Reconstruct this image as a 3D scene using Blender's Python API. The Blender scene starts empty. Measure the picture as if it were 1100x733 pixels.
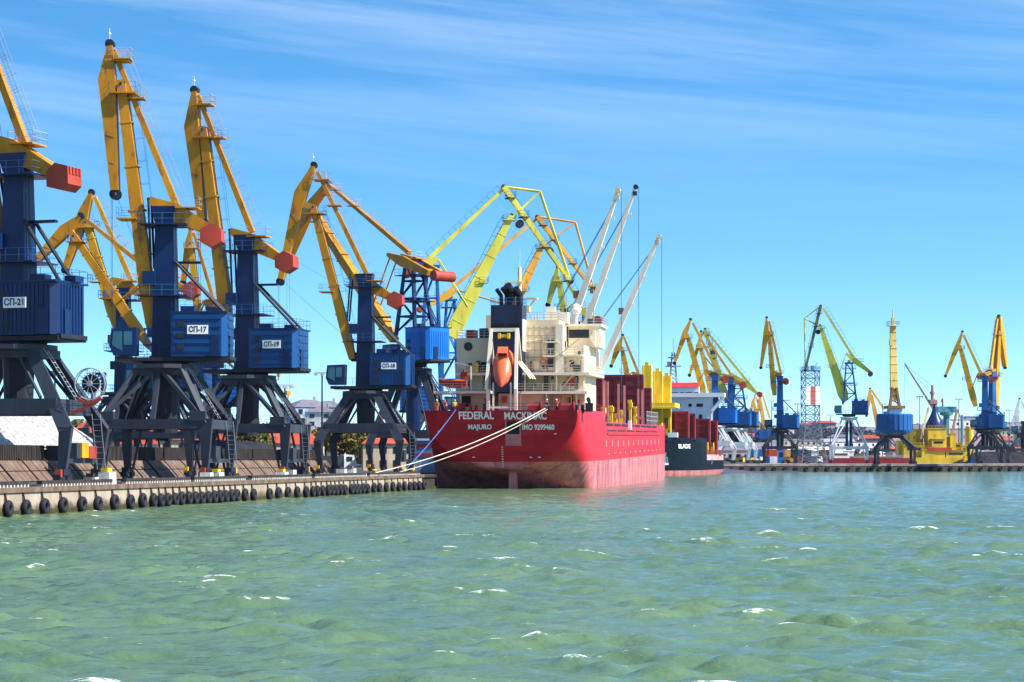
import bpy, bmesh, math, random
import numpy as np
from math import radians as R, sin, cos, pi, sqrt, atan2
from mathutils import Vector, Matrix
random.seed(7); rng = np.random.RandomState(7)
C = bpy.context.scene
COL = C.collection

# ------------------------------------------------------------------ camera, sky, sun, exposure
F, CX, HY, H = 2400.0, 550.0, 494.0, 4.0          # focal length in photo pixels, centre, horizon row, eye height
cd = bpy.data.cameras.new('camera'); cam = bpy.data.objects.new('camera', cd); COL.objects.link(cam)
cam.location = (0, 0, H); cam.rotation_euler = (R(90), 0, 0)
cd.sensor_width = 36; cd.lens = 36 * F / 1100; cd.shift_y = (HY - 366.5) / 1100
cd.clip_start = 0.5; cd.clip_end = 20000
C.camera = cam
SUN_TH, SUN_EL = -17.0, 43.0                       # sun to the right, a little in front of the scene
w = bpy.data.worlds.new('World'); C.world = w; w.use_nodes = True
nt = w.node_tree; N = nt.nodes; L = nt.links
for n in list(N): N.remove(n)
def nn(nodes, t, **kw):
    n = nodes.new(t)
    for k, v in kw.items(): setattr(n, k, v)
    return n
sky = nn(N, 'ShaderNodeTexSky', sky_type='NISHITA', sun_disc=False)
sky.sun_elevation = R(SUN_EL); sky.sun_rotation = R(90 - SUN_TH)
sky.air_density = 1.0; sky.dust_density = 0.22; sky.ozone_density = 3.0
hsv = nn(N, 'ShaderNodeHueSaturation'); hsv.inputs['Saturation'].default_value = 1.28; hsv.inputs['Hue'].default_value = 0.492; hsv.inputs['Value'].default_value = 1.34
L.new(sky.outputs[0], hsv.inputs['Color'])
skt = nn(N, 'ShaderNodeTexCoord'); skm = nn(N, 'ShaderNodeMapping'); skm.inputs['Scale'].default_value = (1, 1, 2.3); skm.inputs['Location'].default_value = (0, 0, 0.05)
L.new(skt.outputs['Generated'], skm.inputs[0]); skn = nn(N, 'ShaderNodeVectorMath', operation='NORMALIZE'); L.new(skm.outputs[0], skn.inputs[0]); L.new(skn.outputs[0], sky.inputs[0])
# thin cirrus streaks, by sky direction
tc = nn(N, 'ShaderNodeTexCoord'); sp = nn(N, 'ShaderNodeSeparateXYZ'); L.new(tc.outputs['Generated'], sp.inputs[0])
def mth(op, a, b=None):
    n = nn(N, 'ShaderNodeMath', operation=op)
    for i, v in enumerate((a, b)):
        if v is None: continue
        if isinstance(v, (int, float)): n.inputs[i].default_value = v
        else: L.new(v, n.inputs[i])
    return n.outputs[0]
zc = mth('MAXIMUM', sp.outputs[2], 0.02)
cmb = nn(N, 'ShaderNodeCombineXYZ')
ax = mth('ADD', mth('MULTIPLY', sp.outputs[0], 2.2), mth('MULTIPLY', zc, 0.6))
L.new(ax, cmb.inputs[0]); 
L.new(mth('ADD', mth('MULTIPLY', zc, 34.0), mth('MULTIPLY', sp.outputs[0], 3.6)), cmb.inputs[1])
cn = nn(N, 'ShaderNodeTexNoise'); cn.inputs['Scale'].default_value = 1.5; cn.inputs['Detail'].default_value = 10; cn.inputs['Roughness'].default_value = 0.60
cn.inputs['Distortion'].default_value = 0.35
L.new(cmb.outputs[0], cn.inputs['Vector'])
mr = nn(N, 'ShaderNodeMapRange'); mr.inputs[1].default_value = 0.40; mr.inputs[2].default_value = 0.95; L.new(cn.outputs[0], mr.inputs[0])
hgt = nn(N, 'ShaderNodeMapRange'); hgt.inputs[1].default_value = 0.09; hgt.inputs[2].default_value = 0.20; L.new(sp.outputs[2], hgt.inputs[0])
cl = mth('MULTIPLY', mth('MULTIPLY', mr.outputs[0], hgt.outputs[0]), 0.42)
mixc = nn(N, 'ShaderNodeMix', data_type='RGBA'); L.new(cl, mixc.inputs[0]); L.new(hsv.outputs[0], mixc.inputs[6])
mixc.inputs[7].default_value = (6.6, 7.4, 8.6, 1)
bg = nn(N, 'ShaderNodeBackground'); bg.inputs[1].default_value = 0.098; L.new(mixc.outputs[2], bg.inputs[0])
wo = nn(N, 'ShaderNodeOutputWorld'); L.new(bg.outputs[0], wo.inputs[0])
sd = bpy.data.lights.new('sun', 'SUN'); sd.energy = 5.0; sd.angle = R(0.53); sd.color = (1, 0.95, 0.87)
sun = bpy.data.objects.new('sun', sd); COL.objects.link(sun); sun.location = (200, 50, 300)
S = Vector((cos(R(SUN_EL)) * cos(R(SUN_TH)), cos(R(SUN_EL)) * sin(R(SUN_TH)), sin(R(SUN_EL))))
sun.rotation_euler = S.to_track_quat('Z', 'Y').to_euler()
C.view_settings.view_transform = 'Standard'; C.view_settings.look = 'None'
C.view_settings.exposure = 1.0; C.view_settings.gamma = 1

# ------------------------------------------------------------------ layout helpers
def W(px, py, Y): return Vector(((px - CX) / F * Y, Y, H - (py - HY) / F * Y))
QA = R(9.54); U = Vector((sin(QA), cos(QA), 0)); V = Vector((-cos(QA), sin(QA), 0)); Q0 = Vector((-35.83, 156.35, 0))
def Q(u, v=0, z=0): return Q0 + U * u + V * v + Vector((0, 0, z))
def qu(px, v=0):
    k = (px - CX) / F; P = Q(0, v)
    return (k * P.y - P.x) / (U.x - k * U.y)
VANG = atan2(V.y, V.x)

# ------------------------------------------------------------------ materials
MATS = {}
def newmat(name):
    m = bpy.data.materials.new(name); m.use_nodes = True
    t = m.node_tree; b = t.nodes['Principled BSDF']
    return m, t.nodes, t.links, b
def paint(name, col, rough=0.5, var=0.32, rust=0.0, rustcol=(0.10, 0.035, 0.012), scale=0.6, streak=3.0, spec=0.32, grime=0.0, metal=0.0):
    m, n, l, b = newmat(name)
    tcn = n.new('ShaderNodeTexCoord'); mp = n.new('ShaderNodeMapping'); mp.inputs['Scale'].default_value = (1, 1, 1.0 / streak)
    l.new(tcn.outputs['Object'], mp.inputs[0])
    a = n.new('ShaderNodeTexNoise'); a.inputs['Scale'].default_value = scale; a.inputs['Detail'].default_value = 5; l.new(mp.outputs[0], a.inputs['Vector'])
    r = n.new('ShaderNodeValToRGB'); lo = 1 - var; hi = 1 + var * 0.6
    r.color_ramp.elements[0].position = 0.3; r.color_ramp.elements[1].position = 0.72
    r.color_ramp.elements[0].color = (col[0] * lo, col[1] * lo, col[2] * lo, 1); r.color_ramp.elements[1].color = (min(col[0] * hi, 1), min(col[1] * hi, 1), min(col[2] * hi, 1), 1)
    l.new(a.outputs[0], r.inputs[0]); out = r.outputs[0]
    if rust > 0:
        c2 = n.new('ShaderNodeTexNoise'); c2.inputs['Scale'].default_value = scale * 3.1; c2.inputs['Detail'].default_value = 8; c2.inputs['Roughness'].default_value = 0.65
        l.new(mp.outputs[0], c2.inputs['Vector'])
        k = n.new('ShaderNodeMapRange'); k.inputs[1].default_value = 0.66 - rust * 0.2; k.inputs[2].default_value = 0.74 - rust * 0.1; l.new(c2.outputs[0], k.inputs[0])
        x = n.new('ShaderNodeMix'); x.data_type = 'RGBA'; l.new(k.outputs[0], x.inputs[0]); l.new(out, x.inputs[6]); x.inputs[7].default_value = (*rustcol, 1); out = x.outputs[2]
    l.new(out, b.inputs['Base Color'])
    b.inputs['Roughness'].default_value = rough; b.inputs['Specular IOR Level'].default_value = spec; b.inputs['Metallic'].default_value = metal
    MATS[name] = m
    return m
def M(n): return MATS[n]
paint('crane_yellow', (0.50, 0.215, 0.004), rust=0.55, rustcol=(0.20, 0.075, 0.02), scale=0.35)
paint('boom_yellow', (0.60, 0.31, 0.008), rust=0.4, rustcol=(0.25, 0.10, 0.02), scale=0.3)
paint('lime_yellow', (0.62, 0.58, 0.07), rust=0.22, rustcol=(0.24, 0.20, 0.04), scale=0.3)
paint('orange_yellow', (0.68, 0.34, 0.04), rust=0.3, rustcol=(0.25, 0.11, 0.04), scale=0.3)
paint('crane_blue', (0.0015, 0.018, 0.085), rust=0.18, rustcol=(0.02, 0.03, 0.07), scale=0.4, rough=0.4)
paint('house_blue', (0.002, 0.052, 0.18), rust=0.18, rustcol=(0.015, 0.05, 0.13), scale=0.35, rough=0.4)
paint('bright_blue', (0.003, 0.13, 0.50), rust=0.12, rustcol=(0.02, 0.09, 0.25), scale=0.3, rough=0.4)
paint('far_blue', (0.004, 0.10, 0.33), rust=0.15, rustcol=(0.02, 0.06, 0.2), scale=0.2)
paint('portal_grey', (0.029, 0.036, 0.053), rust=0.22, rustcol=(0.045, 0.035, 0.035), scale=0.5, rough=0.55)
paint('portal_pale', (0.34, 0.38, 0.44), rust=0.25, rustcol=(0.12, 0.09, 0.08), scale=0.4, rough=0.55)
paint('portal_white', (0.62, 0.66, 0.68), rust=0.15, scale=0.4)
paint('dark_steel', (0.014, 0.018, 0.028), rough=0.6, rust=0.2, rustcol=(0.07, 0.03, 0.015))
paint('rope_steel', (0.06, 0.08, 0.10), rough=0.6)
paint('cw_red', (0.40, 0.050, 0.028), rust=0.2, rustcol=(0.22, 0.03, 0.02), scale=0.5, rough=0.55)
paint('rail_white', (0.45, 0.42, 0.42), rough=0.5)
paint('rail_blue', (0.05, 0.18, 0.36), rough=0.5)
paint('sign_white', (0.78, 0.78, 0.76), rough=0.5, var=0.06)
paint('black', (0.008, 0.009, 0.012), rough=0.5)
paint('rubber', (0.012, 0.013, 0.020), rough=0.75, scale=2.5)
paint('concrete', (0.42, 0.35, 0.27), rough=0.85, var=0.5, scale=0.8, rust=0.42, rustcol=(0.13, 0.095, 0.065), streak=2.5)
paint('slab', (0.15, 0.098, 0.070), rough=0.85, var=0.4, scale=0.9, rust=0.3, rustcol=(0.10, 0.07, 0.055))
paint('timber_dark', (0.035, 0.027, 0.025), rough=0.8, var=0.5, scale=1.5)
paint('white_block', (0.66, 0.63, 0.56), rough=0.8, var=0.3, rust=0.15, rustcol=(0.25, 0.2, 0.14), scale=1.5, streak=1)
paint('bollard_yellow', (0.78, 0.42, 0.02), rough=0.5, rust=0.25)
paint('salt', (0.36, 0.345, 0.335), rough=0.95, var=0.5, scale=2.2, streak=1, rust=0.25, rustcol=(0.16, 0.15, 0.145))
paint('ship_white', (0.76, 0.69, 0.55), rough=0.45, var=0.1, rust=0.16, rustcol=(0.42, 0.27, 0.14), scale=0.5)
paint('ship_cream', (0.74, 0.60, 0.40), rough=0.5, var=0.12, rust=0.15, rustcol=(0.45, 0.30, 0.17), scale=0.45)
paint('funnel_navy', (0.012, 0.020, 0.055), rough=0.4)
paint('hatch_maroon', (0.155, 0.018, 0.028), rough=0.5, rust=0.2, rustcol=(0.09, 0.02, 0.02))
paint('deck_red', (0.26, 0.025, 0.03), rough=0.6, rust=0.3)
paint('ship_yellow', (0.85, 0.55, 0.02), rough=0.45, rust=0.15, rustcol=(0.4, 0.2, 0.03))
paint('lifeboat_orange', (0.72, 0.135, 0.055), rough=0.35, var=0.12)
paint('window_dark', (0.015, 0.02, 0.03), rough=0.12, var=0.3)
paint('window_sky', (0.035, 0.12, 0.17), rough=0.1)
paint('rope_pale', (0.72, 0.66, 0.55), rough=0.9)
paint('rope_blue', (0.06, 0.13, 0.42), rough=0.9)
paint('pink_trim', (0.62, 0.20, 0.20), rough=0.5)
paint('wall_cream', (0.56, 0.46, 0.33), rough=0.85)
paint('wall_white', (0.70, 0.68, 0.66), rough=0.85)
paint('wall_blue', (0.32, 0.36, 0.50), rough=0.85)
paint('wall_grey', (0.30, 0.29, 0.33), rough=0.85)
paint('roof_red', (0.42, 0.07, 0.035), rough=0.8, rust=0.2, rustcol=(0.25, 0.05, 0.03))
paint('roof_grey', (0.16, 0.15, 0.19), rough=0.8)
paint('bark', (0.07, 0.05, 0.035), rough=0.9)
paint('leaf_olive', (0.17, 0.14, 0.025), rough=0.8, var=0.5, scale=0.9, streak=1)
paint('leaf_green', (0.07, 0.10, 0.02), rough=0.8, var=0.5, scale=0.9, streak=1)
paint('leaf_bare', (0.13, 0.10, 0.075), rough=0.9, var=0.4, scale=0.3, streak=1)
paint('coal', (0.014, 0.015, 0.022), rough=0.9, var=0.4, scale=0.4, streak=1)
paint('skin', (0.45, 0.25, 0.17), rough=0.6)
paint('hi_vis', (0.85, 0.18, 0.02), rough=0.7)
paint('hi_vis_yellow', (0.70, 0.72, 0.05), rough=0.7)
paint('navy_cloth', (0.03, 0.04, 0.09), rough=0.8)
paint('red_barge', (0.20, 0.012, 0.022), rough=0.5, rust=0.2)
paint('teal', (0.10, 0.30, 0.36), rough=0.5)
paint('asphalt', (0.085, 0.078, 0.074), rough=0.9, var=0.5, scale=0.15, streak=1, rust=0.3, rustcol=(0.05, 0.045, 0.045))
paint('far_deck', (0.36, 0.33, 0.31), rough=0.9, var=0.4, scale=0.12, streak=1, rust=0.3, rustcol=(0.18, 0.16, 0.15))
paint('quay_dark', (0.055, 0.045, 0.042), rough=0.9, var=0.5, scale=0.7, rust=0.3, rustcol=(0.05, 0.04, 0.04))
paint('weed', (0.045, 0.040, 0.012), rough=0.7, var=0.5, scale=1.5)

def quay_concrete():
    m, n, l, b = newmat('quay_concrete'); tcn = n.new('ShaderNodeTexCoord'); sx = n.new('ShaderNodeSeparateXYZ'); l.new(tcn.outputs['Object'], sx.inputs[0])
    def noise(sc, dt, st, ro=.6):
        mp = n.new('ShaderNodeMapping'); mp.inputs['Scale'].default_value = (1, 1, st); l.new(tcn.outputs['Object'], mp.inputs[0])
        a = n.new('ShaderNodeTexNoise'); a.inputs['Scale'].default_value = sc; a.inputs['Detail'].default_value = dt; a.inputs['Roughness'].default_value = ro; l.new(mp.outputs[0], a.inputs['Vector']); return a.outputs[0]
    def mr(src, a, b_, c=0., d=1.):
        k = n.new('ShaderNodeMapRange'); k.inputs[1].default_value = a; k.inputs[2].default_value = b_; k.inputs[3].default_value = c; k.inputs[4].default_value = d; l.new(src, k.inputs[0]); return k.outputs[0]
    def mix(f, a, c):
        x = n.new('ShaderNodeMix'); x.data_type = 'RGBA'; l.new(f, x.inputs[0])
        if isinstance(a, tuple): x.inputs[6].default_value = (*a, 1)
        else: l.new(a, x.inputs[6])
        x.inputs[7].default_value = (*c, 1); return x.outputs[2]
    col = mix(mr(noise(.35, 6, 1), .35, .65), (.40, .33, .25), (.26, .215, .165))
    col = mix(mr(noise(1.6, 9, .25, .7), .52, .70, 0, .8), col, (.24, .15, .085))          # rust runs
    col = mix(mr(noise(4.0, 8, 1, .7), .58, .66, 0, .7), col, (.14, .12, .10))             # chips
    ad = n.new('ShaderNodeMath'); ad.operation = 'MULTIPLY_ADD'; l.new(noise(1.1, 8, .6, .7), ad.inputs[0]); ad.inputs[1].default_value = -1.5; l.new(sx.outputs[2], ad.inputs[2])
    col = mix(mr(ad.outputs[0], -.30, .20, .95, 0), col, (.075, .055, .030))              # wet tide stain
    l.new(col, b.inputs['Base Color']); b.inputs['Roughness'].default_value = .88; b.inputs['Specular IOR Level'].default_value = .3
    bp = n.new('ShaderNodeBump'); bp.inputs['Strength'].default_value = .5; bp.inputs['Distance'].default_value = .05; l.new(noise(3, 8, 1, .7), bp.inputs['Height']); l.new(bp.outputs[0], b.inputs['Normal'])
    MATS['quay_concrete'] = m
quay_concrete()
paint('cap_rust', (0.15, 0.10, 0.07), rough=.85, var=.5, scale=1.2, rust=.3, rustcol=(.05, .04, .035))
paint('vessel_yellow', (0.58, 0.40, 0.03), rust=.3, rustcol=(.25, .15, .03), scale=.3)
paint('lettering', (0.86, 0.84, 0.74), rough=0.5, var=0.06)
# ------------------------------------------------------------------ mesh helpers
class MB:
    def __init__(s): s.v = []; s.f = []
    def add(s, vs, fs, X=None):
        o = len(s.v)
        s.v += [tuple(X @ Vector(p)) if X is not None else tuple(p) for p in vs]
        s.f += [tuple(i + o for i in f) for f in fs]
    def box(s, c, d, X=None):
        x, y, z = c; a, b, e = d[0] / 2, d[1] / 2, d[2] / 2
        s.add([(x + i * a, y + j * b, z + k * e) for k in (-1, 1) for j in (-1, 1) for i in (-1, 1)],
              [(0, 2, 3, 1), (4, 5, 7, 6), (0, 1, 5, 4), (2, 6, 7, 3), (0, 4, 6, 2), (1, 3, 7, 5)], X)
    def beam(s, p, q, w, h, w2=None, h2=None, side=None, X=None):
        p = Vector(p); q = Vector(q); d = (q - p)
        if d.length < 1e-6: return
        d.normalize()
        if side is None: side = Vector((0, 0, 1)).cross(d) if abs(d.z) < 0.95 else Vector((0, 1, 0))
        side = Vector(side); side = (side - d * side.dot(d)).normalized(); up = d.cross(side)
        w2 = w if w2 is None else w2; h2 = h if h2 is None else h2
        vs = []
        for c, a, b in ((p, w / 2, h / 2), (q, w2 / 2, h2 / 2)):
            vs += [c + side * i * a + up * j * b for j in (-1, 1) for i in (-1, 1)]
        s.add(vs, [(0, 1, 3, 2), (4, 6, 7, 5), (0, 4, 5, 1), (2, 3, 7, 6), (0, 2, 6, 4), (1, 5, 7, 3)], X)
    def tube(s, p, q, r, r2=None, n=6, X=None, cap=True):
        p = Vector(p); q = Vector(q); d = q - p
        if d.length < 1e-6: return
        d.normalize(); a = d.orthogonal().normalized(); b = d.cross(a); r2 = r if r2 is None else r2
        vs = [c + (a * cos(2 * pi * i / n) + b * sin(2 * pi * i / n)) * rr for c, rr in ((p, r), (q, r2)) for i in range(n)]
        fs = [(i, (i + 1) % n, n + (i + 1) % n, n + i) for i in range(n)]
        if cap: fs += [tuple(range(n))[::-1], tuple(range(n, 2 * n))]
        s.add(vs, fs, X)
    def prism(s, poly, t0, t1, X=None, plane='xz'):
        n = len(poly)
        if plane == 'xz': vs = [(a, t0, b) for a, b in poly] + [(a, t1, b) for a, b in poly]
        elif plane == 'xy': vs = [(a, b, t0) for a, b in poly] + [(a, b, t1) for a, b in poly]
        else: vs = [(t0, a, b) for a, b in poly] + [(t1, a, b) for a, b in poly]
        s.add(vs, [tuple(range(n)), tuple(range(n, 2 * n))[::-1]] + [(i, n + i, n + (i + 1) % n, (i + 1) % n) for i in range(n)], X)
    def lathe(s, prof, n=14, X=None):
        vs = [(r * cos(2 * pi * i / n), r * sin(2 * pi * i / n), z) for r, z in prof for i in range(n)]
        m = len(prof); fs = [(j * n + i, j * n + (i + 1) % n, (j + 1) * n + (i + 1) % n, (j + 1) * n + i) for j in range(m - 1) for i in range(n)]
        fs += [tuple(range(n))[::-1], tuple((m - 1) * n + i for i in range(n))]
        s.add(vs, fs, X)
    def rail(s, pts, h=1.05, r=0.03, step=1.6, X=None, bars=3, up=(0, 0, 1)):
        up = Vector(up)
        for p, q in zip(pts[:-1], pts[1:]):
            p = Vector(p); q = Vector(q); n = max(1, int((q - p).length / step + 0.5))
            for k in range(bars): s.tube(p + up * h * (k + 1) / bars, q + up * h * (k + 1) / bars, r, n=4, X=X, cap=False)
            for i in range(n + 1):
                c = p + (q - p) * i / n; s.tube(c, c + up * h, r, n=4, X=X, cap=False)
    def ladder(s, p, q, wd=0.6, side=(0, 1, 0), r=0.035, step=0.45, X=None):
        p = Vector(p); q = Vector(q); sd_ = Vector(side).normalized() * wd / 2
        s.tube(p + sd_, q + sd_, r, n=4, X=X, cap=False); s.tube(p - sd_, q - sd_, r, n=4, X=X, cap=False)
        n = max(2, int((q - p).length / step))
        for i in range(1, n):
            c = p + (q - p) * i / n; s.tube(c - sd_, c + sd_, r * 0.8, n=4, X=X, cap=False)
    def build(s, name, mat, parent=None, smooth=False, loc=None):
        me = bpy.data.meshes.new(name); me.from_pydata(s.v, [], s.f); me.update()
        bm = bmesh.new(); bm.from_mesh(me); bmesh.ops.recalc_face_normals(bm, faces=bm.faces); bm.to_mesh(me); bm.free()
        me.materials.append(M(mat) if isinstance(mat, str) else mat)
        if smooth:
            for p in me.polygons: p.use_smooth = True
        o = bpy.data.objects.new(name, me); COL.objects.link(o)
        if parent: o.parent = parent
        if loc is not None: o.location = loc
        return o
def tag(o, label=None, cat=None, group=None, kind=None):
    if label: o['label'] = label
    if cat: o['category'] = cat
    if group: o['group'] = group
    if kind: o['kind'] = kind
    return o
def empty(name, loc, rz=0, label=None, cat=None, group=None):
    o = bpy.data.objects.new(name, None); COL.objects.link(o); o.location = loc; o.rotation_euler = (0, 0, rz); o.empty_display_size = 0.5
    return tag(o, label, cat, group)
def dup(root, loc=None, rz=None, label=None, group=None):
    r = root.copy(); COL.objects.link(r)
    if loc is not None: r.location = loc
    if rz is not None: r.rotation_euler = (0, 0, rz)
    if label: r['label'] = label
    if group: r['group'] = group
    for ch in list(root.children):
        c = ch.copy(); COL.objects.link(c); c.parent = r
        for g in list(ch.children):
            d = g.copy(); COL.objects.link(d); d.parent = c
    return r
def text(name, body, mat, parent, origin, xd, up, height, depth=0.01, width=None, bold=0.035):
    cu = bpy.data.curves.new(name, 'FONT'); cu.body = body; cu.align_x = 'CENTER'; cu.align_y = 'CENTER'; cu.size = height / 0.72; cu.extrude = depth; cu.offset = height * bold
    t = bpy.data.objects.new(name + '_curve', cu); COL.objects.link(t)
    bpy.context.view_layer.update(); dg = bpy.context.evaluated_depsgraph_get()
    me = bpy.data.meshes.new_from_object(t.evaluated_get(dg)); bpy.data.objects.remove(t); bpy.data.curves.remove(cu)
    xd = Vector(xd).normalized(); up = Vector(up).normalized(); n = xd.cross(up)
    sx = 1.0
    if width:
        xs = [v.co.x for v in me.vertices]; sx = width / (max(xs) - min(xs))
    X = Matrix((xd * sx, up, n)).transposed().to_4x4(); X.translation = Vector(origin)
    me.transform(X); me.materials.clear(); me.materials.append(M(mat)); me.name = name
    o = bpy.data.objects.new(name, me); COL.objects.link(o); o.parent = parent
    return o


paint('hillside', (0.055, 0.055, 0.085), rough=0.95, var=0.6, scale=0.03, streak=1, rust=0.35, rustcol=(0.15, 0.12, 0.10))
paint('bronze', (0.22, 0.10, 0.03), rust=.3)
paint('pale_yellow', (0.66, 0.47, 0.14), rust=.25, rustcol=(.3, .17, .05), scale=.3)
paint('dark_lattice', (0.10, 0.14, 0.19))
paint('panel_red', (0.48, 0.14, 0.12), rust=.3, rustcol=(.6, .45, .42), scale=.3)
paint('olive_steel', (0.16, 0.16, 0.05), rust=.4)
paint('rail_cream', (0.66, 0.58, 0.45))
paint('wall_seam', (0.55, 0.34, 0.25))
paint('mast_buff', (0.72, 0.55, 0.28))
paint('rope_teal', (0.04, 0.14, 0.18), rough=.7)
paint('pale_orange', (0.85, 0.50, 0.36))
paint('boat_red', (0.42, 0.05, 0.03))
paint('pink_band', (0.62, 0.34, 0.32), rust=.15)
paint('hatch_red', (0.25, 0.018, 0.025), rough=.5, rust=.15, rustcol=(.12, .015, .02))
paint('bridge_white', (0.70, 0.74, 0.80), rough=.5, var=.08)
paint('bridge_red', (0.55, 0.035, 0.04), rough=.5)
paint('far_cap', (0.20, 0.175, 0.17), rough=.9, var=.5, scale=.3)
paint('wall_rose', (0.45, 0.33, 0.36), rough=.85)
paint('kiosk_blue', (0.16, 0.24, 0.42))
paint('cone_navy', (0.008, 0.03, 0.12), rough=.35)
paint('mast_rose', (0.35, 0.20, 0.17), rust=.2)
paint('wood_far', (0.058, 0.052, 0.078), rough=.95, var=.6, scale=.02, streak=1)
paint('wood_left', (0.09, 0.08, 0.035), rough=.95, var=.6, scale=.05, streak=1)

# ------------------------------------------------------------------ water
def make_water():
    ys = [-80, -40, -10, 8, 16, 22]; y = 26.0
    while y < 1100: ys.append(y); y += 0.13 + 0.0007 * y + 0.000012 * y * y
    ys += [1200, 1500, 2000]
    ys = np.array(ys); nc = 640
    c = np.linspace(-1, 1, nc); base = c * 0.34
    x = np.array([base * max(yy, 30) for yy in ys])
    ext = np.maximum(ys, 30)[:, None]
    x = np.concatenate([-ext * 1.6 - 90, -ext * 0.55 - 30, x, ext * 0.55 + 30, ext * 1.6 + 90], 1)
    Y = np.repeat(ys[:, None], x.shape[1], 1)
    h = np.zeros_like(x); h2 = np.zeros_like(x)
    
    env = np.zeros_like(x)
    for k in range(14):
        lam = 3.5 * 3.4 ** rng.rand(); th = rng.rand() * pi; env += np.sin((cos(th) * x + sin(th) * Y) * 2 * pi / lam + rng.rand() * 6.28)
    env = env / sqrt(7.0); env = np.clip(0.84 + 0.30 * env, 0.45, 1.7)
    for k in range(86):
        if k < 74: lam = 0.6 * (2.7 / 0.6) ** (rng.rand() ** 0.85); th = R(-84 + rng.randn() * 25); a = 0.0094 * lam ** 0.8
        else: lam = rng.uniform(3.2, 5.5); th = R(-78 + rng.randn() * 25); a = 0.0075
        kx, ky = cos(th) * 2 * pi / lam, sin(th) * 2 * pi / lam
        a *= (0.6 + 0.8 * rng.rand()); ph = rng.rand() * 6.28
        p = kx * x + ky * Y + ph
        p = p + 0.6 * np.sin(0.43 * x + 0.27 * Y + k)
        wv = a * (np.sin(p) - 0.28 * np.cos(2 * p)) if k % 3 else a * 1.9 * (0.64 - np.abs(np.sin(p / 2)))
        h += wv * np.clip(1.5 - Y / (lam * 130), 0, 1)
    h *= env
    z = np.where((Y < 24) | (Y > 1090), 0.0, h)
    gy = np.gradient(z, axis=0) / np.gradient(Y, axis=0)
    # foam on a few of the steep crests
    pat = np.sin(0.53 * x + 0.31 * Y + 2 * np.sin(0.15 * x)) + np.sin(0.39 * x - 0.47 * Y + 1.7 * np.sin(0.11 * Y)) + 0.8 * np.sin(0.15 * x + 0.9 * Y)
    sg = z[(Y > 30) & (Y < 300)].std()
    foam = np.clip((z / sg - 1.4) * 0.8, 0, 1) * np.clip((pat + 0.1) * 0.9, 0, 1)
    # breaking lines against the near quay wall
    px_ = x - Q0.x; py_ = Y - Q0.y; vd = px_ * V.x + py_ * V.y; ud = px_ * U.x + py_ * U.y
    wall = np.clip(1 - np.abs(vd + 0.5 + 0.5 * np.sin(ud * 0.9) * np.sin(ud * 0.37)) / 0.8, 0, 1) * ((ud > -90) & (ud < 150)) * (0.55 + 0.45 * np.sin(ud * 1.3 + 1))
    foam = np.maximum(foam, wall * 0.7)
    nr, ncx = x.shape
    me = bpy.data.meshes.new('water')
    me.vertices.add(nr * ncx); co = np.stack([x, Y, z], 2).reshape(-1)
    me.vertices.foreach_set('co', co.astype(np.float32))
    i = np.arange(nr - 1)[:, None] * ncx + np.arange(ncx - 1)[None]
    q = np.stack([i, i + 1, i + ncx + 1, i + ncx], 2).reshape(-1)
    nf = (nr - 1) * (ncx - 1)
    me.loops.add(nf * 4); me.loops.foreach_set('vertex_index', q.astype(np.int32))
    me.polygons.add(nf); me.polygons.foreach_set('loop_start', np.arange(nf, dtype=np.int32) * 4)
    me.update(calc_edges=True)
    at = me.attributes.new('foam', 'FLOAT', 'POINT'); at.data.foreach_set('value', foam.reshape(-1).astype(np.float32))
    me.polygons.foreach_set('use_smooth', np.ones(nf, dtype=bool))
    m, n, l, b = newmat('sea_water')
    tcn = n.new('ShaderNodeTexCoord')
    # murky green body colour with slow variation
    na = n.new('ShaderNodeTexNoise'); na.inputs['Scale'].default_value = 0.05; na.inputs['Detail'].default_value = 4; l.new(tcn.outputs['Object'], na.inputs['Vector'])
    r = n.new('ShaderNodeValToRGB'); r.color_ramp.elements[0].position = 0.35; r.color_ramp.elements[1].position = 0.68
    r.color_ramp.elements[0].color = (0.074, 0.134, 0.072, 1); r.color_ramp.elements[1].color = (0.108, 0.172, 0.086, 1); l.new(na.outputs[0], r.inputs[0])
    fa = n.new('ShaderNodeAttribute'); fa.attribute_name = 'foam'
    fn = n.new('ShaderNodeTexNoise'); fn.inputs['Scale'].default_value = 3.0; fn.inputs['Detail'].default_value = 9; fn.inputs['Roughness'].default_value = 0.75
    mp = n.new('ShaderNodeMapping'); mp.inputs['Scale'].default_value = (0.8, 1.6, 1); l.new(tcn.outputs['Object'], mp.inputs[0]); l.new(mp.outputs[0], fn.inputs['Vector'])
    mu = n.new('ShaderNodeMath'); mu.operation = 'MULTIPLY_ADD'; l.new(fa.outputs['Fac'], mu.inputs[0]); mu.inputs[1].default_value = 0.36; l.new(fn.outputs[0], mu.inputs[2])
    k = n.new('ShaderNodeMapRange'); k.inputs[1].default_value = 0.80; k.inputs[2].default_value = 0.93; l.new(mu.outputs[0], k.inputs[0])
    # tiny flecks: bits of foam, plus sparkle of light painted into the colour
    fl = n.new('ShaderNodeTexNoise'); fl.inputs['Scale'].default_value = 2.4; fl.inputs['Detail'].default_value = 9; fl.inputs['Roughness'].default_value = 0.75; l.new(mp.outputs[0], fl.inputs['Vector'])
    k2 = n.new('ShaderNodeMapRange'); k2.inputs[1].default_value = 0.64; k2.inputs[2].default_value = 0.71; k2.inputs[4].default_value = 0.6; l.new(fl.outputs[0], k2.inputs[0])
    mx = n.new('ShaderNodeMath'); mx.operation = 'MAXIMUM'; l.new(k.outputs[0], mx.inputs[0]); l.new(k2.outputs[0], mx.inputs[1])
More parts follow.
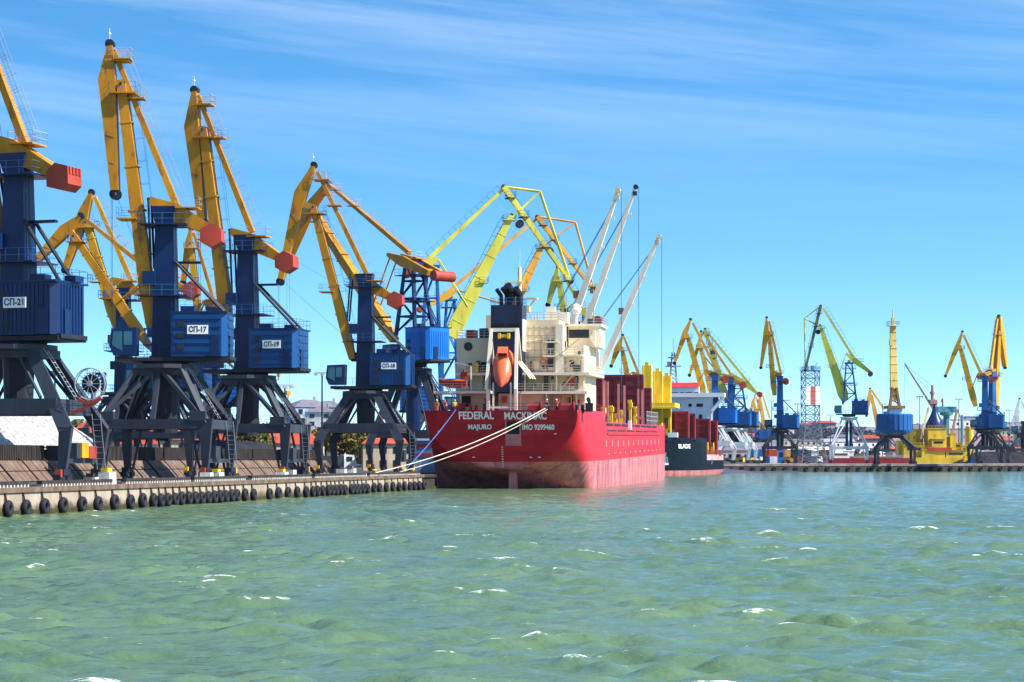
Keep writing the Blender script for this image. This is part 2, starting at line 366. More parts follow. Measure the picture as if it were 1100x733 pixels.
    x_ = n.new('ShaderNodeMix'); x_.data_type = 'RGBA'; l.new(mx.outputs[0], x_.inputs[0]); l.new(r.outputs[0], x_.inputs[6]); x_.inputs[7].default_value = (0.78, 0.80, 0.78, 1)
    l.new(x_.outputs[2], b.inputs['Base Color'])
    ro = n.new('ShaderNodeMapRange'); ro.inputs[3].default_value = 0.10; ro.inputs[4].default_value = 0.8; l.new(mx.outputs[0], ro.inputs[0]); l.new(ro.outputs[0], b.inputs['Roughness'])
    b.inputs['IOR'].default_value = 1.33
    # ripples
    b1 = n.new('ShaderNodeTexNoise'); b1.inputs['Scale'].default_value = 1.8; b1.inputs['Detail'].default_value = 6; b1.inputs['Roughness'].default_value = 0.55
    mp2 = n.new('ShaderNodeMapping'); mp2.inputs['Scale'].default_value = (0.7, 1.5, 1); mp2.inputs['Rotation'].default_value = (0, 0, R(20)); l.new(tcn.outputs['Object'], mp2.inputs[0]); l.new(mp2.outputs[0], b1.inputs['Vector'])
    bp = n.new('ShaderNodeBump'); bp.inputs['Strength'].default_value = 0.8; bp.inputs['Distance'].default_value = 0.17; l.new(b1.outputs[0], bp.inputs['Height']); l.new(bp.outputs[0], b.inputs['Normal'])
    me.materials.append(m)
    o = bpy.data.objects.new('water', me); COL.objects.link(o); tag(o, kind='structure')
    tag(o, 'choppy green harbour water with small whitecaps', 'water')
make_water()

# ------------------------------------------------------------------ ground behind the quays
UE = 152.0            # end of the near quay's front; the berth behind it steps back
JOG = 7.5
ZN, ZF = 2.0, 2.6     # deck heights of the near and the far quay
FA = W(776, 507, 722); FB = W(1100, 506, 762); FA.z = FB.z = 0
FD = (FB - FA).normalized(); FN = Vector((-FD.y, FD.x, 0))
P0 = Q(-130); P1 = Q(UE); P2 = Q(UE, JOG); P3 = Q(590, JOG)
mb = MB()
mb.prism([(p.x, p.y) for p in (P0, P1, P2, P3)] + [(60, 905), (-900, 905), (-900, 20)], -4, ZN, plane='xy')
tag(mb.build('quay_ground', 'asphalt'), 'concrete quay apron beside the harbour', 'ground', kind='structure')
E1 = FA + FD * 700
mb = MB(); mb.prism([(FA.x, FA.y), (E1.x, E1.y), (6000, 1500), (6000, 9000), (-6000, 9000), (-6000, 906), (63, 906)], -4, ZF, plane='xy')
tag(mb.build('far_ground', 'far_deck'), 'pale concrete ground of the far quay', 'ground', kind='structure')

# hills
def hill_h(x, y):
    h = np.zeros_like(x)
    t = np.clip((y - 480) / 330, 0, 1); t = t * t * (3 - 2 * t)
    left = 18 * t * np.clip((70 - x * 0.6) / 160, 0, 1) * (0.8 + 0.25 * np.sin(x * 0.013) + 0.12 * np.sin(x * 0.05 + y * 0.02))
    t2 = np.clip((y - 1500) / 1300, 0, 1); t2 = t2 * t2 * (3 - 2 * t2)
    right = t2 * (34 + 7 * np.sin(x * 0.0042 + 0.6) + 4 * np.sin(x * 0.011 + 1.0) + 1.6 * np.sin(x * 0.04))
    return np.maximum(left, right) + 0.6 * np.sin(x * 0.09 + y * 0.05) * np.clip((y - 560) / 200, 0, 1)
gx = np.concatenate([np.linspace(-2500, -450, 40), np.linspace(-440, 1500, 180), np.linspace(1520, 4500, 50)]); gy = np.concatenate([np.linspace(470, 1400, 70), np.linspace(1440, 4600, 60)])
XX, YY = np.meshgrid(gx, gy); ZZ = hill_h(XX, YY); ff_ = np.clip(ZZ / 3.0, 0, 1); ZZ = -3.0 * (1 - ff_) + (ZZ + 0.6) * ff_
mb = MB(); nx = len(gx)
mb.v = [(a, b, c) for a, b, c in zip(XX.ravel(), YY.ravel(), ZZ.ravel())]
mb.f = [(i * nx + j, i * nx + j + 1, (i + 1) * nx + j + 1, (i + 1) * nx + j) for i in range(len(gy) - 1) for j in range(nx - 1)]
tag(mb.build('hills', 'hillside', smooth=True), 'low wooded hills behind the port', 'hill', kind='structure')
def gz(x, y): return max(ZF, float(hill_h(np.array([float(x)]), np.array([float(y)]))[0]) + 0.6)

# ------------------------------------------------------------------ near quay wall
qw = empty('quay_wall', Q(0), 0, 'weathered pale concrete quay wall hung with tyres below the blue and yellow cranes', 'quay wall')
TX = [-18, 2.5, 22, 42, 62, 82.5, 99.8, 117.6, 135, 148, 159.6, 167.8, 175, 183, 190, 198, 205, 212, 219, 225.6, 232, 238, 244.5, 250, 258.7, 268, 285, 294.7, 305, 315, 324.7, 332, 337, 342.7, 348.7, 353, 357.5, 362, 366.7, 373.8, 378, 382, 386.4, 391, 398, 404, 411.4, 418.5, 425, 431, 437, 442, 447, 452]
TU = [qu(p) for p in TX]
def inq(o): return o  # parts are in world coordinates minus the wall's origin
QX = Matrix(((U.x, V.x, 0, 0), (U.y, V.y, 0, 0), (0, 0, 1, 0), (0, 0, 0, 1)))
mb = MB(); mb.box((143.8 / 2 - 65, -0.10, ZN - 0.16), (143.8 + 130, 0.5, 0.36), QX); mb.build('capping_beam', 'cap_rust', qw)
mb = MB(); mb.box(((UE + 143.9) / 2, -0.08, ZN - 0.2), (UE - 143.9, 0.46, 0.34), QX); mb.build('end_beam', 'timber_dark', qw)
mb = MB()
us = [-130 + 2.4 * i for i in range(int(120 / 2.4))] + TU + [UE]
us = sorted(us)
for a, b in zip(us[:-1], us[1:]):
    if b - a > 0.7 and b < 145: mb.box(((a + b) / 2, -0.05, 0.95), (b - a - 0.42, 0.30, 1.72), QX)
mb.build('concrete_panels', 'quay_concrete', qw)
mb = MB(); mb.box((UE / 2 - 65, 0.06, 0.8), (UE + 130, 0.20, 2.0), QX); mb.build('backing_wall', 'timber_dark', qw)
mb = MB(); mb.box((UE / 2 - 65, -0.09, 0.1), (UE + 130, 0.34, 0.55), QX); mb.build('weed_band', 'weed', qw)
# hanging tyres
def tyre_mesh():
    mb = MB(); n = 20; m = 9
    for i in range(n):
        a = 2 * pi * i / n
        for j in range(m):
            b = 2 * pi * j / m; rr = 0.42 + 0.20 * cos(b); t = 0.20 * sin(b) * (1.0 + 0.15 * (i % 2))
            mb.v.append((rr * cos(a), t, rr * sin(a)))
    mb.f = [(i * m + j, i * m + (j + 1) % m, ((i + 1) % n) * m + (j + 1) % m, ((i + 1) % n) * m + j) for i in range(n) for j in range(m)]
    return mb
t0 = None
for i, u in enumerate(TU):
    p = Q(u, -0.46, 0.60 + random.uniform(-0.06, 0.06))
    if t0 is None:
        t0 = empty('fender_tyre', p, QA * -1 + pi / 2, 'black rubber tyre hanging against the pale near quay wall', 'tyre', 'tyres hung along the near quay wall')
        tyre_mesh().build('tyre', 'rubber', t0, smooth=True)
        mb = MB(); mb.tube((0, 0.12, 0.55), (0, 0.30, 1.35), 0.05, n=5); mb.build('chain', 'black', t0)
        t0.rotation_euler = (0, 0, pi / 2 - QA)
    else: t = dup(t0, p, pi / 2 - QA + random.uniform(-0.06, 0.06))
# dark toothed kerb beams along the edge
def kerb(a, b):
    u0, u1 = qu(a, 0.2), qu(b, 0.2); o = empty('kerb_beam', Q(u0, 0.25, ZN), 0)
    mb = MB(); mb.box(((u1 - u0) / 2, 0, 0.33), (u1 - u0, 0.42, 0.26), QX); mb.build('beam', 'timber_dark', o)
    mb = MB(); n = int((u1 - u0) / 0.62)
    for i in range(n): mb.box((0.25 + i * (u1 - u0 - 0.4) / max(1, n - 1), -0.02, 0.10), (0.17, 0.40, 0.20), QX)
    mb.build('support_blocks', 'white_block', o); return o
for i, (a, b) in enumerate(((-40, 29), (43, 119), (133, 203), (207, 262), (269, 333), (337, 392), (396, 450))):
    lab = ['at the left edge of the photo below the first portal', 'under the portal numbered 21 with the cable reel', 'under the portal numbered 17', 'between the two middle blue cranes', 'under the portal numbered 19', 'beside the white mooring line ending at its right', 'at the end of the near quay next to the red ship'][i]
    tag(kerb(a, b), 'dark timber kerb beam on pale blocks ' + lab, 'kerb', 'kerb beams on the near quay edge')
# crane rails
for nm, v in (('seaward crane rail', 2.5), ('landward crane rail', 13.0)):
    mb = MB(); mb.box((UE / 2 - 66, v, ZN + 0.06), (UE + 126, 0.14, 0.12), QX)
    o = mb.build('crane_rail', 'dark_steel', loc=Q(0)); tag(o, 'steel %s set in the near quay under the portal legs' % nm, 'rail')
# stepped back berth wall in the ship's shadow
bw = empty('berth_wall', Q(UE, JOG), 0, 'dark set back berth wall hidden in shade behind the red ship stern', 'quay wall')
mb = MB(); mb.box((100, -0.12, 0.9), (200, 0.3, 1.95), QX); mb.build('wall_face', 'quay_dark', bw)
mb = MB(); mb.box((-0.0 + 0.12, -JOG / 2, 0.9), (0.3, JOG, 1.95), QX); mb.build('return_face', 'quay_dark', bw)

# sloping slabs, dark timber screens, salt heap
def slabunit(u, n=5, wd=1.15):
    o = empty('retaining_slab', Q(u, 17.6, ZN), 0)
    mb = MB()
    for i in range(n):
        x0, x1 = i * wd + 0.04, (i + 1) * wd - 0.04; j = random.uniform(-0.05, 0.05)
        for a, b in ((0, 0.46), (0.5, 0.98)):
            y0, y1 = 1.75 * a, 1.75 * b; z0, z1 = 1.95 * a, 1.95 * b
            mb.add([(x0, y0 + j, z0), (x1, y0 + j, z0), (x1, y1 + j, z1), (x0, y1 + j, z1), (x0, y0 + .3 + j, z0), (x1, y0 + .3 + j, z0), (x1, y1 + .3 + j, z1), (x0, y1 + .3 + j, z1)],
                   [(0, 1, 2, 3), (7, 6, 5, 4), (0, 4, 5, 1), (1, 5, 6, 2), (2, 6, 7, 3), (3, 7, 4, 0)], QX)
    mb.build('slab_panel', 'slab', o)
    mb = MB(); mb.beam((-0.05, 0.15, 0), (-0.05, 2.0, 2.05), 0.16, 0.4, side=(1, 0, 0), X=QX); mb.build('rib', 'timber_dark', o)
    return o
def screen(u, L_):
    o = empty('timber_screen', Q(u, 19.9, ZN), 0)
    mb = MB(); n = int(L_ / 0.42)
    for i in range(n): mb.box((i * 0.42, 0, 2.65), (0.26, 0.12, 1.5), QX)
    mb.build('slats', 'timber_dark', o)
    mb = MB()
    for z in (2.1, 3.2): mb.box((L_ / 2, 0.14, z), (L_, 0.14, 0.2), QX)
    mb.box((L_ / 2, 0.35, 1.5), (L_, 0.3, 3.0), QX)
    mb.build('backing_rails', 'black', o); return o
SL = [-30, -24, -18, -12, -6, 0, 6, 12, 18, 24, 30, 36, 42, 48, 54, 60, 66, 72, 78, 84, 90, 96, 102, 108, 116, 122]
for i, du in enumerate(SL):
    u = 40 + du
    tag(slabunit(u), 'block of weathered brown leaning concrete slabs retaining the bulk bays behind the cranes', 'slab wall', 'leaning slab blocks behind the near quay')
for i in range(13):
    tag(screen(12 + i * 12, 11.6), 'dark slatted timber screen standing on top of the leaning slab wall', 'screen', 'timber screens above the leaning slabs')
def heap(name, u, v, lu, lv, h, mat, label, cat, seed, z=ZN, X=None, org=None):
    r = np.random.RandomState(seed); n = 150; m = 60; mb = MB()
    for j in range(m + 1):
        for i in range(n + 1):
            a = -1 + 2 * i / n; b = -1 + 2 * j / m
            d = max(abs(a) ** 1.0, 0) ; e = sqrt(a ** 4 + b * b)
            zz = h * min(1.0, max(0, (1 - e) * 1.55)) * (1 + 0.06 * sin(a * 9 + seed) + 0.05 * sin(b * 7 + a * 21)) + (0.06 * r.randn() + .12 * sin(a * 37 + b * 31) * sin(b * 23 - a * 50) if e < 0.97 else 0)
            mb.v.append((a * lu, b * lv, max(0.0 if e < 1 else -0.3, zz)))
    mb.f = [(j * (n + 1) + i, j * (n + 1) + i + 1, (j + 1) * (n + 1) + i + 1, (j + 1) * (n + 1) + i) for j in range(m) for i in range(n)]
    o = mb.build(name, mat, smooth=True); o.location = org if org is not None else Q(u, v, z); o.rotation_euler = (0, 0, pi / 2 - QA if X is None else X)
    return tag(o, label, cat)
heap('salt_heap', 52, 33, 62, 11.5, 7.6, 'salt', 'long white heap of loose bulk salt behind the dark timber screens', 'bulk heap', 3)
heap('coal_heap', 158, 31, 22, 9, 4.2, 'coal', 'low black coal heap on the quay behind the fourth portal crane', 'bulk heap', 5)

# concrete blocks and bollards on the apron
def block(px, v, wd, h, label, top=None):
    o = empty('concrete_block', Q(qu(px, v), v, ZN), 0)
    mb = MB(); mb.prism([(-wd / 2, 0), (wd / 2, 0), (wd / 2 - .08, h), (-wd / 2 + .08, h)], -0.5, 0.5, QX @ Matrix.Rotation(random.uniform(-.15, .15), 4, 'Z')); mb.build('block', 'white_block', o)
    if top:
        mb = MB(); mb.box((-.15, 0, h + .17), (wd * .7, .6, .3), QX); mb.build('marker', top, o)
    tag(o, label, 'concrete block', 'pale blocks on the near quay')
block(115, 1.6, 1.5, 1.0, 'pale concrete block with an orange top between the first two portals', 'bollard_yellow')
block(98, 1.4, .8, .6, 'small pale block with a dark look left of the orange topped block', 'dark_steel')
block(222, 1.6, 1.2, .8, 'pale concrete block by the right foot of the portal numbered 17', None)
block(233, 1.6, 1.4, .8, 'pale block with yellow top by the right foot of the portal numbered 17', 'bollard_yellow')
block(303, 1.6, 1.5, .7, 'low pale block with yellow top at the foot of the portal numbered 19', 'bollard_yellow')
block(312, 1.8, 1.1, .9, 'plain pale block right beside the yellow topped one under the portal numbered 19', None)
block(349, 1.6, 1.4, .45, 'flat pale slab lying left of the fourth portal crane', None)
block(367, 1.6, 1.1, .9, 'upright pale block in front of the coal heap', None)
block(377, 1.6, 1.3, .95, 'pale block with a brown marker in front of the coal heap', 'slab')
block(389, 1.6, 1.6, .4, 'flat white slab just left of the white mooring line end', None)
def bollard(px, v, label):
    o = empty('bollard', Q(qu(px, v), v, ZN), 0)
    mb = MB(); mb.lathe([(.30, 0), (.30, .08), (.20, .14), (.19, .5), (.34, .62), (.36, .74), (.22, .82)], 14); mb.build('post', 'bollard_yellow', o, smooth=True)
    mb = MB(); mb.lathe([(.42, 0), (.42, .05)], 12); mb.build('base_plate', 'dark_steel', o)
    tag(o, label, 'bollard', 'yellow bollards on the near quay')
BOL = [(402, .9), (434, .9), (443, 1.6)]
for (p, v), lb in zip(BOL, ('yellow mooring bollard with the white line, left of the others', 'yellow mooring bollard near the end of the lit quay edge', 'yellow bollard set back at the very end of the near quay')):
    bollard(p, v, lb)

# ------------------------------------------------------------------ portal cranes
GR = 'portal cranes on the quays'
def gallery(mb_f, mb_r, c, sx, sy, h=1.05, r=0.03, bars=2):
    x, y, z = c; mb_f.box((x, y, z), (sx, sy, 0.12))
    a, b = sx / 2, sy / 2
    mb_r.rail([(x - a, y - b, z), (x + a, y - b, z), (x + a, y + b, z), (x - a, y + b, z), (x - a, y - b, z)], h, r, 1.3, bars=bars)
def gal(root, name, c, sx, sy, mat, rmat='rail_blue', r=0.03, h=1.05):
    f = MB(); q = MB(); gallery(f, q, c, sx, sy, h, r); o = f.build(name, mat, root); q.build('railing', rmat, o); return o
def line_poly(a, b, wa, wb, bulge=0.0, pos=0.2):
    """tapered side outline of a box girder from a to b in the (s, z) plane"""
    a = Vector(a); b = Vector(b); d = (b - a).normalized(); n = Vector((-d.y, d.x)); m = a + (b - a) * pos
    wm = wa + bulge; e = a + (b - a) * 0.72; we = wm + (wb - wm) * 0.62
    pts = [a + n * wa / 2, m + n * wm / 2, e + n * we / 2, b + n * wb / 2, b - n * wb / 2, e - n * we / 2, m - n * wm / 2, a - n * wa / 2]
    return [(p.x, p.y) for p in pts]

def portal(root, X, style, col, lod, zt=11.0, rg=5.25, rb=4.0, opts=()):
    """X turns portal axes (a across the rails, b along them, z) into the crane's own axes"""
    zk = 5.4; tk = 1.0 if lod == 0 else .72
    T = 2.7
    def bx(name, mb, mat, par=root): return mb.build(name, mat, par)
    mb = MB(); mb.prism([(T * 1.15 * cos(2 * pi * i / 12 + .26), T * 1.15 * sin(2 * pi * i / 12 + .26)) for i in range(12)], zt - .1, zt + .28, X, 'xy'); mb.box((0, 0, zt - .42), (2 * T, 2 * T * .8, .7), X); bx('top_frame', mb, col)
    mb = MB(); mb.tube((0, 0, 4.6 if style == 'frame' else 6), (0, 0, zt + .9), 1.15, 1.35, 12, X); bx('slewing_column', mb, 'crane_blue' if 'bluecol' in opts else 'dark_steel')
    for ia in (-1, 1):
        for ib in (-1, 1):
            mb = MB(); foot = Vector((ia * rg, ib * rb, 1.15))
            if style == 'frame':
                top = Vector((ia * T * .85, ib * T * .75, zt - .3)); kn = Vector((ia * (rg + .15), ib * (rb + .1), zk))
                mb.beam(top, kn, .56 * tk, .45 * tk, .62 * tk, .5 * tk, X=X); mb.beam(kn + Vector((0, 0, .5)), foot, 1.25 * tk, .5 * tk, .6 * tk, .45 * tk, side=(1, 0, 0), X=X)
                mb.tube(kn + Vector((-ia * 1.6, 0, -.2)), foot + Vector((-ia * .55, 0, 0)), .14, n=6, X=X)
            else:
                top = Vector((ia * T * .7, ib * T * .7, zt - .3)); kn = Vector((ia * (rg + .35), ib * (rb + .15), 4.3))
                mb.beam(top, kn, .95 * tk, .5 * tk, 1.15 * tk, .55 * tk, side=(1, 0, 0), X=X); mb.beam(kn + Vector((0, 0, .25)), foot, 1.05 * tk, .55 * tk, .65 * tk, .5 * tk, side=(1, 0, 0), X=X)
            leg = bx('leg', mb, col)
            bo = MB()
            bo.box((foot.x, foot.y, 1.0), (.75, 1.5, .5), X)
            for k in (-1, 1): bo.box((foot.x, foot.y + k * .75, .58), (.6, 1.15, .5), X)
            b = bx('bogie', bo, 'dark_steel')
            if lod == 0:
                for k in (-1.05, -.45, .45, 1.05):
                    wm = MB(); wm.tube(Vector((foot.x - .14, foot.y + k, .40)), Vector((foot.x + .14, foot.y + k, .40)), .28, n=12, X=X); wm.build('wheel', 'rope_steel', b)
                cb = MB(); cb.box((foot.x + ia * .1, foot.y + ib * 1.15, .95), (.5, .35, .6), X); cb.build('buffer', 'bollard_yellow' if (ia + ib) else 'cw_red', b)
    ends = [((-1, -1), (1, -1)), ((-1, 1), (1, 1)), ((-1, -1), (-1, 1)), ((1, -1), (1, 1))]
    for p, q in ends:
        mb = MB(); z = zk if style == 'frame' else 6.2; hh = .95 if style == 'frame' else 1.25
        f = 1.0 if style == 'frame' else .88
        dz = -0.02 if p[0] == q[0] else 0.0
        mb.beam((p[0] * rg * f, p[1] * rb * f, z + dz), (q[0] * rg * f, q[1] * rb * f, z + dz), .6 + dz, hh + 2 * dz, X=X); bx('cross_beam', mb, col)
        if style == 'frame' and p[1] == q[1]:
            mb = MB(); s_ = p[1]
            for a in (-1, 1): mb.beam((a * .5, s_ * T * .78, zt - .5), (a * (rg - .2), s_ * rb * 1.02, zk + .5), .42, .36, X=X)
            mb.beam((0, s_ * T * .8, zt - .6), (0, s_ * rb * .99, zk + .4), .42, .4, X=X)
            for a in (-1, 1): mb.box((a * (rg - .7), s_ * (rb + .12), zk + .75), (1.6, .5, .9), X)
            bx('brace', mb, col)
        elif style == 'frame':
            mb = MB(); s_ = p[0]
            for a in (-1, 1): mb.beam((s_ * T * .9, a * .4, zt - .5), (s_ * rg, a * (rb - .3), zk + .5), .34, .3, X=X)
            bx('brace', mb, col)
        elif p[1] == q[1]:
            mb = MB(); s_ = p[1]
            for a in (-1, 1): mb.tube((a * .7, s_ * 1.9, zt - .4), (a * 3.2, s_ * rb * .85, 6.9), .15, n=6, X=X)
            bx('brace', mb, col)
    if lod == 0:
        mb = MB(); mb.ladder((-rg - .75, -rb + 1.3, 1.2), (-rg - .75, -rb + 2.6, zk + .3), .7, (1, 0, 0), X=X); bx('ladder', mb, 'portal_pale'); mb = MB()
        mb.ladder((-rg + .3, -1.5, zk + .6), (-T, 1.2, zt), .7, (0, 1, 0), X=X)
        bx('stair_ladder', mb, 'portal_pale')
        mb = MB(); mb.rail([(-rg, -rb - .3, zk + .55), (rg, -rb - .3, zk + .55)], 1.0, .025, 1.4, X=X, bars=2); bx('railing', mb, 'dark_steel'); mb = MB(); mb.rail([(-rg - .3, -rb, zk + .55), (-rg - .3, rb, zk + .55)], 1.0, .025, 1.4, X=X, bars=2)
        bx('railing', mb, 'dark_steel')
        mb = MB(); mb.box((-rg + .2, 0, 1.9), (.5, 2 * rb - .6, .4), X); mb.box((-rg + .1, 1.2, 2.7), (1.0, 1.5, 1.2), X); bx('electrical_cabinet', mb, col)

def crane(label, px, z0, P, v=None, Y=None, az=180, kind='column', style='frame', lod=0, sign=None, sc=1.0, mats=None, portal_col='portal_grey', ribs='h', jib='plate', tz=None, house=True, name='portal_crane', portal_on=True, bulge=0.7, extra=None, wk=1.0, popts=(), links=True, hx=0.0, hs=1.0):
    mt = dict(boom='crane_yellow', jib='crane_yellow', tie='crane_yellow', tower='crane_blue', house='house_blue', cw='cw_red', cab='crane_blue', beam='crane_yellow')
    mt.update(mats or {})
    if v is not None: B = Q(qu(px, v), v, z0)
    else: B = W(px, HY, Y); B.z = z0
    a = R(az); d = Vector((cos(a), sin(a), 0))
    root = empty(name, B, a, label, 'crane', GR)
    def S_(p):
        if len(p) == 3: return Vector((p[1], p[2]))
        k = (p[0] - CX) / F; den = d.x - k * d.y; s = (k * B.y - B.x) / den; yy = B.y + s * d.y
        return Vector((s, H - (p[1] - HY) / F * yy - z0))
    K = {k: S_(p) for k, p in P.items() if not isinstance(p, list)}
    cs = 1 if cos(a) < 0 else -1                     # the side of the crane towards the water in front
    X = Matrix.Rotation(VANG - a, 4, 'Z')
    if portal_on: portal(root, X, style, portal_col, lod, zt=10.9 * sc, rg=5.25 * min(sc, 1.15), rb=4.0 * min(sc, 1.15), opts=popts)
    zb = 11.9 * sc; zh = zb + 4.15 * hs
    top = tz if tz is not None else (K['piv'].y if 'piv' in K else K['tie1'].y - 1.2)
    rr = 0.02 if lod == 0 else 0.04
    # turning platform, machinery house, cab
    pr_ = -6.35 + hx; mb = MB(); mb.box(((4.4 + pr_) / 2, 0, zb - .25), (4.4 - pr_, 4.8, .36)); mb.lathe([(2.1, zb - 1.0), (2.3, zb - .5)], 14); mb.build('platform', 'dark_steel', root)
    if house:
        mb = MB(); hl = 6.3 - hx; hw = 2.65
        pl = [(-.95 + hx, -hw), (-hl + .5, -hw), (-hl, -hw + .6), (-hl, hw - .6), (-hl + .5, hw), (-.95 + hx, hw)]
        mb.prism(pl, zb, zh, plane='xy')
        if ribs == 'h':
            for k in range(5):
                for s_ in (-1, 1): mb.prism([(-1.2 + hx, s_ * hw), (-hl + .55, s_ * hw), (-hl + .55, s_ * (hw + .10)), (-1.2 + hx, s_ * (hw + .10))], zb + .45 + k * .78, zb + .85 + k * .78, plane='xy')
                mb.box((-hl, 0, zb + .65 + k * .78), (.16, 3.6, .4))
        else:
            n = 12
            for k in range(n):
                for s_ in (-1, 1): mb.box((-1.25 + hx - k * (hl + hx - 2.0) / (n - 1), s_ * hw, (zb + zh) / 2), (.14, .12, 3.9))
            for k in range(8): mb.box((-hl, -1.7 + k * 3.4 / 7, (zb + zh) / 2), (.14, .14, 3.9))
        mh = mb.build('machinery_house', mt['house'], root)
        mb = MB(); mb.box((-3.6 + hx, 0, zh + .09), (5.5, 5.5, .16)); mb.box((-2.3, .6, zh + .45), (1.3, 1.2, .6)); mb.box((-4.7, -.5, zh + .40), (1.0, 1.4, .5)); mb.build('roof', mt['tower'], mh)
        mb = MB(); mb.box((-hl - .05, 0, zb - .1), (.4, 4.4, .35)); mb.build('rear_bumper', 'dark_steel', mh)
        if lod <= 1:
            mb = MB(); mb.rail([(-1 + hx, -hw, zh + .15), (-hl, -hw, zh + .15), (-hl, hw, zh + .15), (-1 + hx, hw, zh + .15)], 1.0, rr, 1.2, bars=2); mb.build('roof_railing', 'crane_blue', mh)
        if lod == 0:
            for s_ in (-1, 1): mb = MB(); mb.box((-hl + 1.1, s_ * (hw + .13), zb + 1.05), (.8, .06, 1.95)); mb.build('door', mt['tower'], mh)
            mb = MB(); mb.box((-hl - .10, .9, zb + 1.05), (.06, .9, 2.0)); mb.build('door', mt['tower'], mh)
            for q_ in (0, 1, 2): mb = MB(); mb.box((-1.9 + hx - q_ * .0, cs * (hw + .13), zb + .9 + q_ * 1.1), (.7, .05, .5)); mb.build('vent_grille', 'dark_steel', mh)
        if sign:
            mb = MB(); mb.box((-3.55 + hx * 1.5, cs * (hw + .16), zb + 2.55), (2.0, .08, .85)); sg = mb.build('sign_plate', 'sign_white', mh)
            xd = (1, 0, 0) if cs < 0 else (-1, 0, 0)
            text('sign_lettering', sign, 'black', sg, (-3.55 + hx * 1.5, cs * (hw + .215), zb + 2.55), xd, (0, 0, 1), .52, .008, 1.7)
        # cab in front on the water side
        mb = MB(); y0 = cs * .6; y1 = cs * 2.5
        mb.prism([(2.5, zb + .1), (4.6, zb + .1), (5.0, zb + 1.0), (4.8, zb + 2.7), (2.4, zb + 2.8)], min(y0, y1), max(y0, y1)); cb = mb.build('operator_cab', mt['cab'], root)
        mb = MB(); ym = cs * 2.53
        mb.prism([(2.8, zb + 1.1), (3.6, zb + 1.1), (3.6, zb + 2.4), (2.8, zb + 2.4)], min(ym, y1), max(ym, y1)); mb.prism([(3.75, zb + .5), (4.75, zb + 1.1), (4.6, zb + 2.4), (3.75, zb + 2.4)], min(ym, y1), max(ym, y1))
        mb.add([(5.02, y0 + cs * .2, zb + 1.05), (5.02, y1 - cs * .2, zb + 1.05), (4.83, y1 - cs * .2, zb + 2.6), (4.83, y0 + cs * .2, zb + 2.6)], [(0, 1, 2, 3)])
        mb.build('window', 'window_sky', cb)
        if lod <= 1:
            mb = MB(); mb.rail([(-.9, cs * 2.45, zb - .05), (2.4, cs * 2.45, zb - .05)], 1.05, rr, 1.1, bars=2); mb.build('railing', 'crane_blue', root); mb = MB(); mb.rail([(-.9, -cs * 2.45, zb - .05), (4.4, -cs * 2.45, zb - .05), (4.4, cs * .4, zb - .05)], 1.05, rr, 1.1, bars=2); mb.build('railing', 'crane_blue', root)
    # column or trestle tower
    if kind == 'column':
        mb = MB(); mb.beam((0, 0, zb - .1), (0, 0, top - .4), 2.4, 2.4, 1.7, 1.7, side=(0, 1, 0)); mb.beam((.1, 0, top - 1.2), (.1, 0, top + .3), 1.75, 1.7, 2.1, 2.4, side=(0, 1, 0))
        tw = mb.build('tower', mt['tower'], root)
        if lod <= 1:
            gal(root, 'tower_gallery', (0, 0, zb + 5.9), 4.8, 4.2, mt['tower'], r=rr); gal(root, 'tower_gallery', (0, 0, top - 1.5), 4.6, 4.0, mt['tower'], r=rr)
            f = MB(); f.box((-1.8, 0, zb + 9.2), (3.2, .5, .22)); f.build('rope_bracket', mt['tower'], tw)
            f = MB(); f.box((1.4, cs * 1.0, zb + 7.6), (1.2, 1.2, 1.3)); f.build('winch_box', mt['tower'], tw)
            f = MB(); f.box((1.2, -cs * .5, zb + 3.9), (1.6, 1.4, 1.2)); f.build('winch_box', mt['tower'], tw)
        if lod == 0:
            mb = MB(); mb.ladder((-1.35, cs * .8, zb + 4.2), (-1.15, cs * .7, top - 1.5), .55, (0, 1, 0)); mb.build('tower_ladder', 'dark_steel', tw)
        if True:
            for s_ in (-1, 1): mb = MB(); mb.tube((-1.0, s_ * .9, zb + 9.3), (-hl + .4, s_ * 1.2, zh + .1), .16); mb.build('back_stay', 'dark_steel', root)
    elif kind == 'trestle':
        tw = None
        for ia in (-1, 1):
            for ib in (-1, 1):
                mb = MB(); mb.beam((-.4 + ia * 2.3, ib * 2.1, zh - 1.0), (ia * .95, ib * .95, top - .3), .55, .5, .42, .42); o = mb.build('tower_leg', mt['tower'], root)
        mb = MB(); h0 = zh - .8; n = 4
        for k in range(n):
            za, zb2 = h0 + (top - h0) * k / n, h0 + (top - h0) * (k + 1) / n; fa = 2.3 - 1.35 * k / n; fb = 2.3 - 1.35 * (k + 1) / n; ga = 2.1 - 1.15 * k / n; gb = 2.1 - 1.15 * (k + 1) / n
            for ib in (-1, 1): mb.tube((-fa * (1 if k % 2 else -1), ib * ga, za), (fb * (1 if k % 2 else -1), ib * gb, zb2), .14); mb.tube((-fb, ib * gb, zb2), (fb, ib * gb, zb2), .14)
            for ia in (-1, 1): mb.tube((ia * fa, -ga * (1 if k % 2 else -1), za), (ia * fb, gb * (1 if k % 2 else -1), zb2), .14); mb.tube((ia * fb, -gb, zb2), (ia * fb, gb, zb2), .14)
        tb = mb.build('tower_bracing', mt['tower'], root)
        mb = MB(); mb.box((0, 0, top - .1), (3.0, 2.9, .5)); mb.build('tower_head', mt['tower'], root)
        gal(root, 'tower_gallery', (0, 0, top - 2.0), 4.6, 4.2, mt['tower'], r=rr); gal(root, 'tower_gallery', (-.4, 0, zh + (top - zh) * .42), 4.8, 4.6, mt['tower'], r=rr)
    # boom
    t = 1.25 * wk
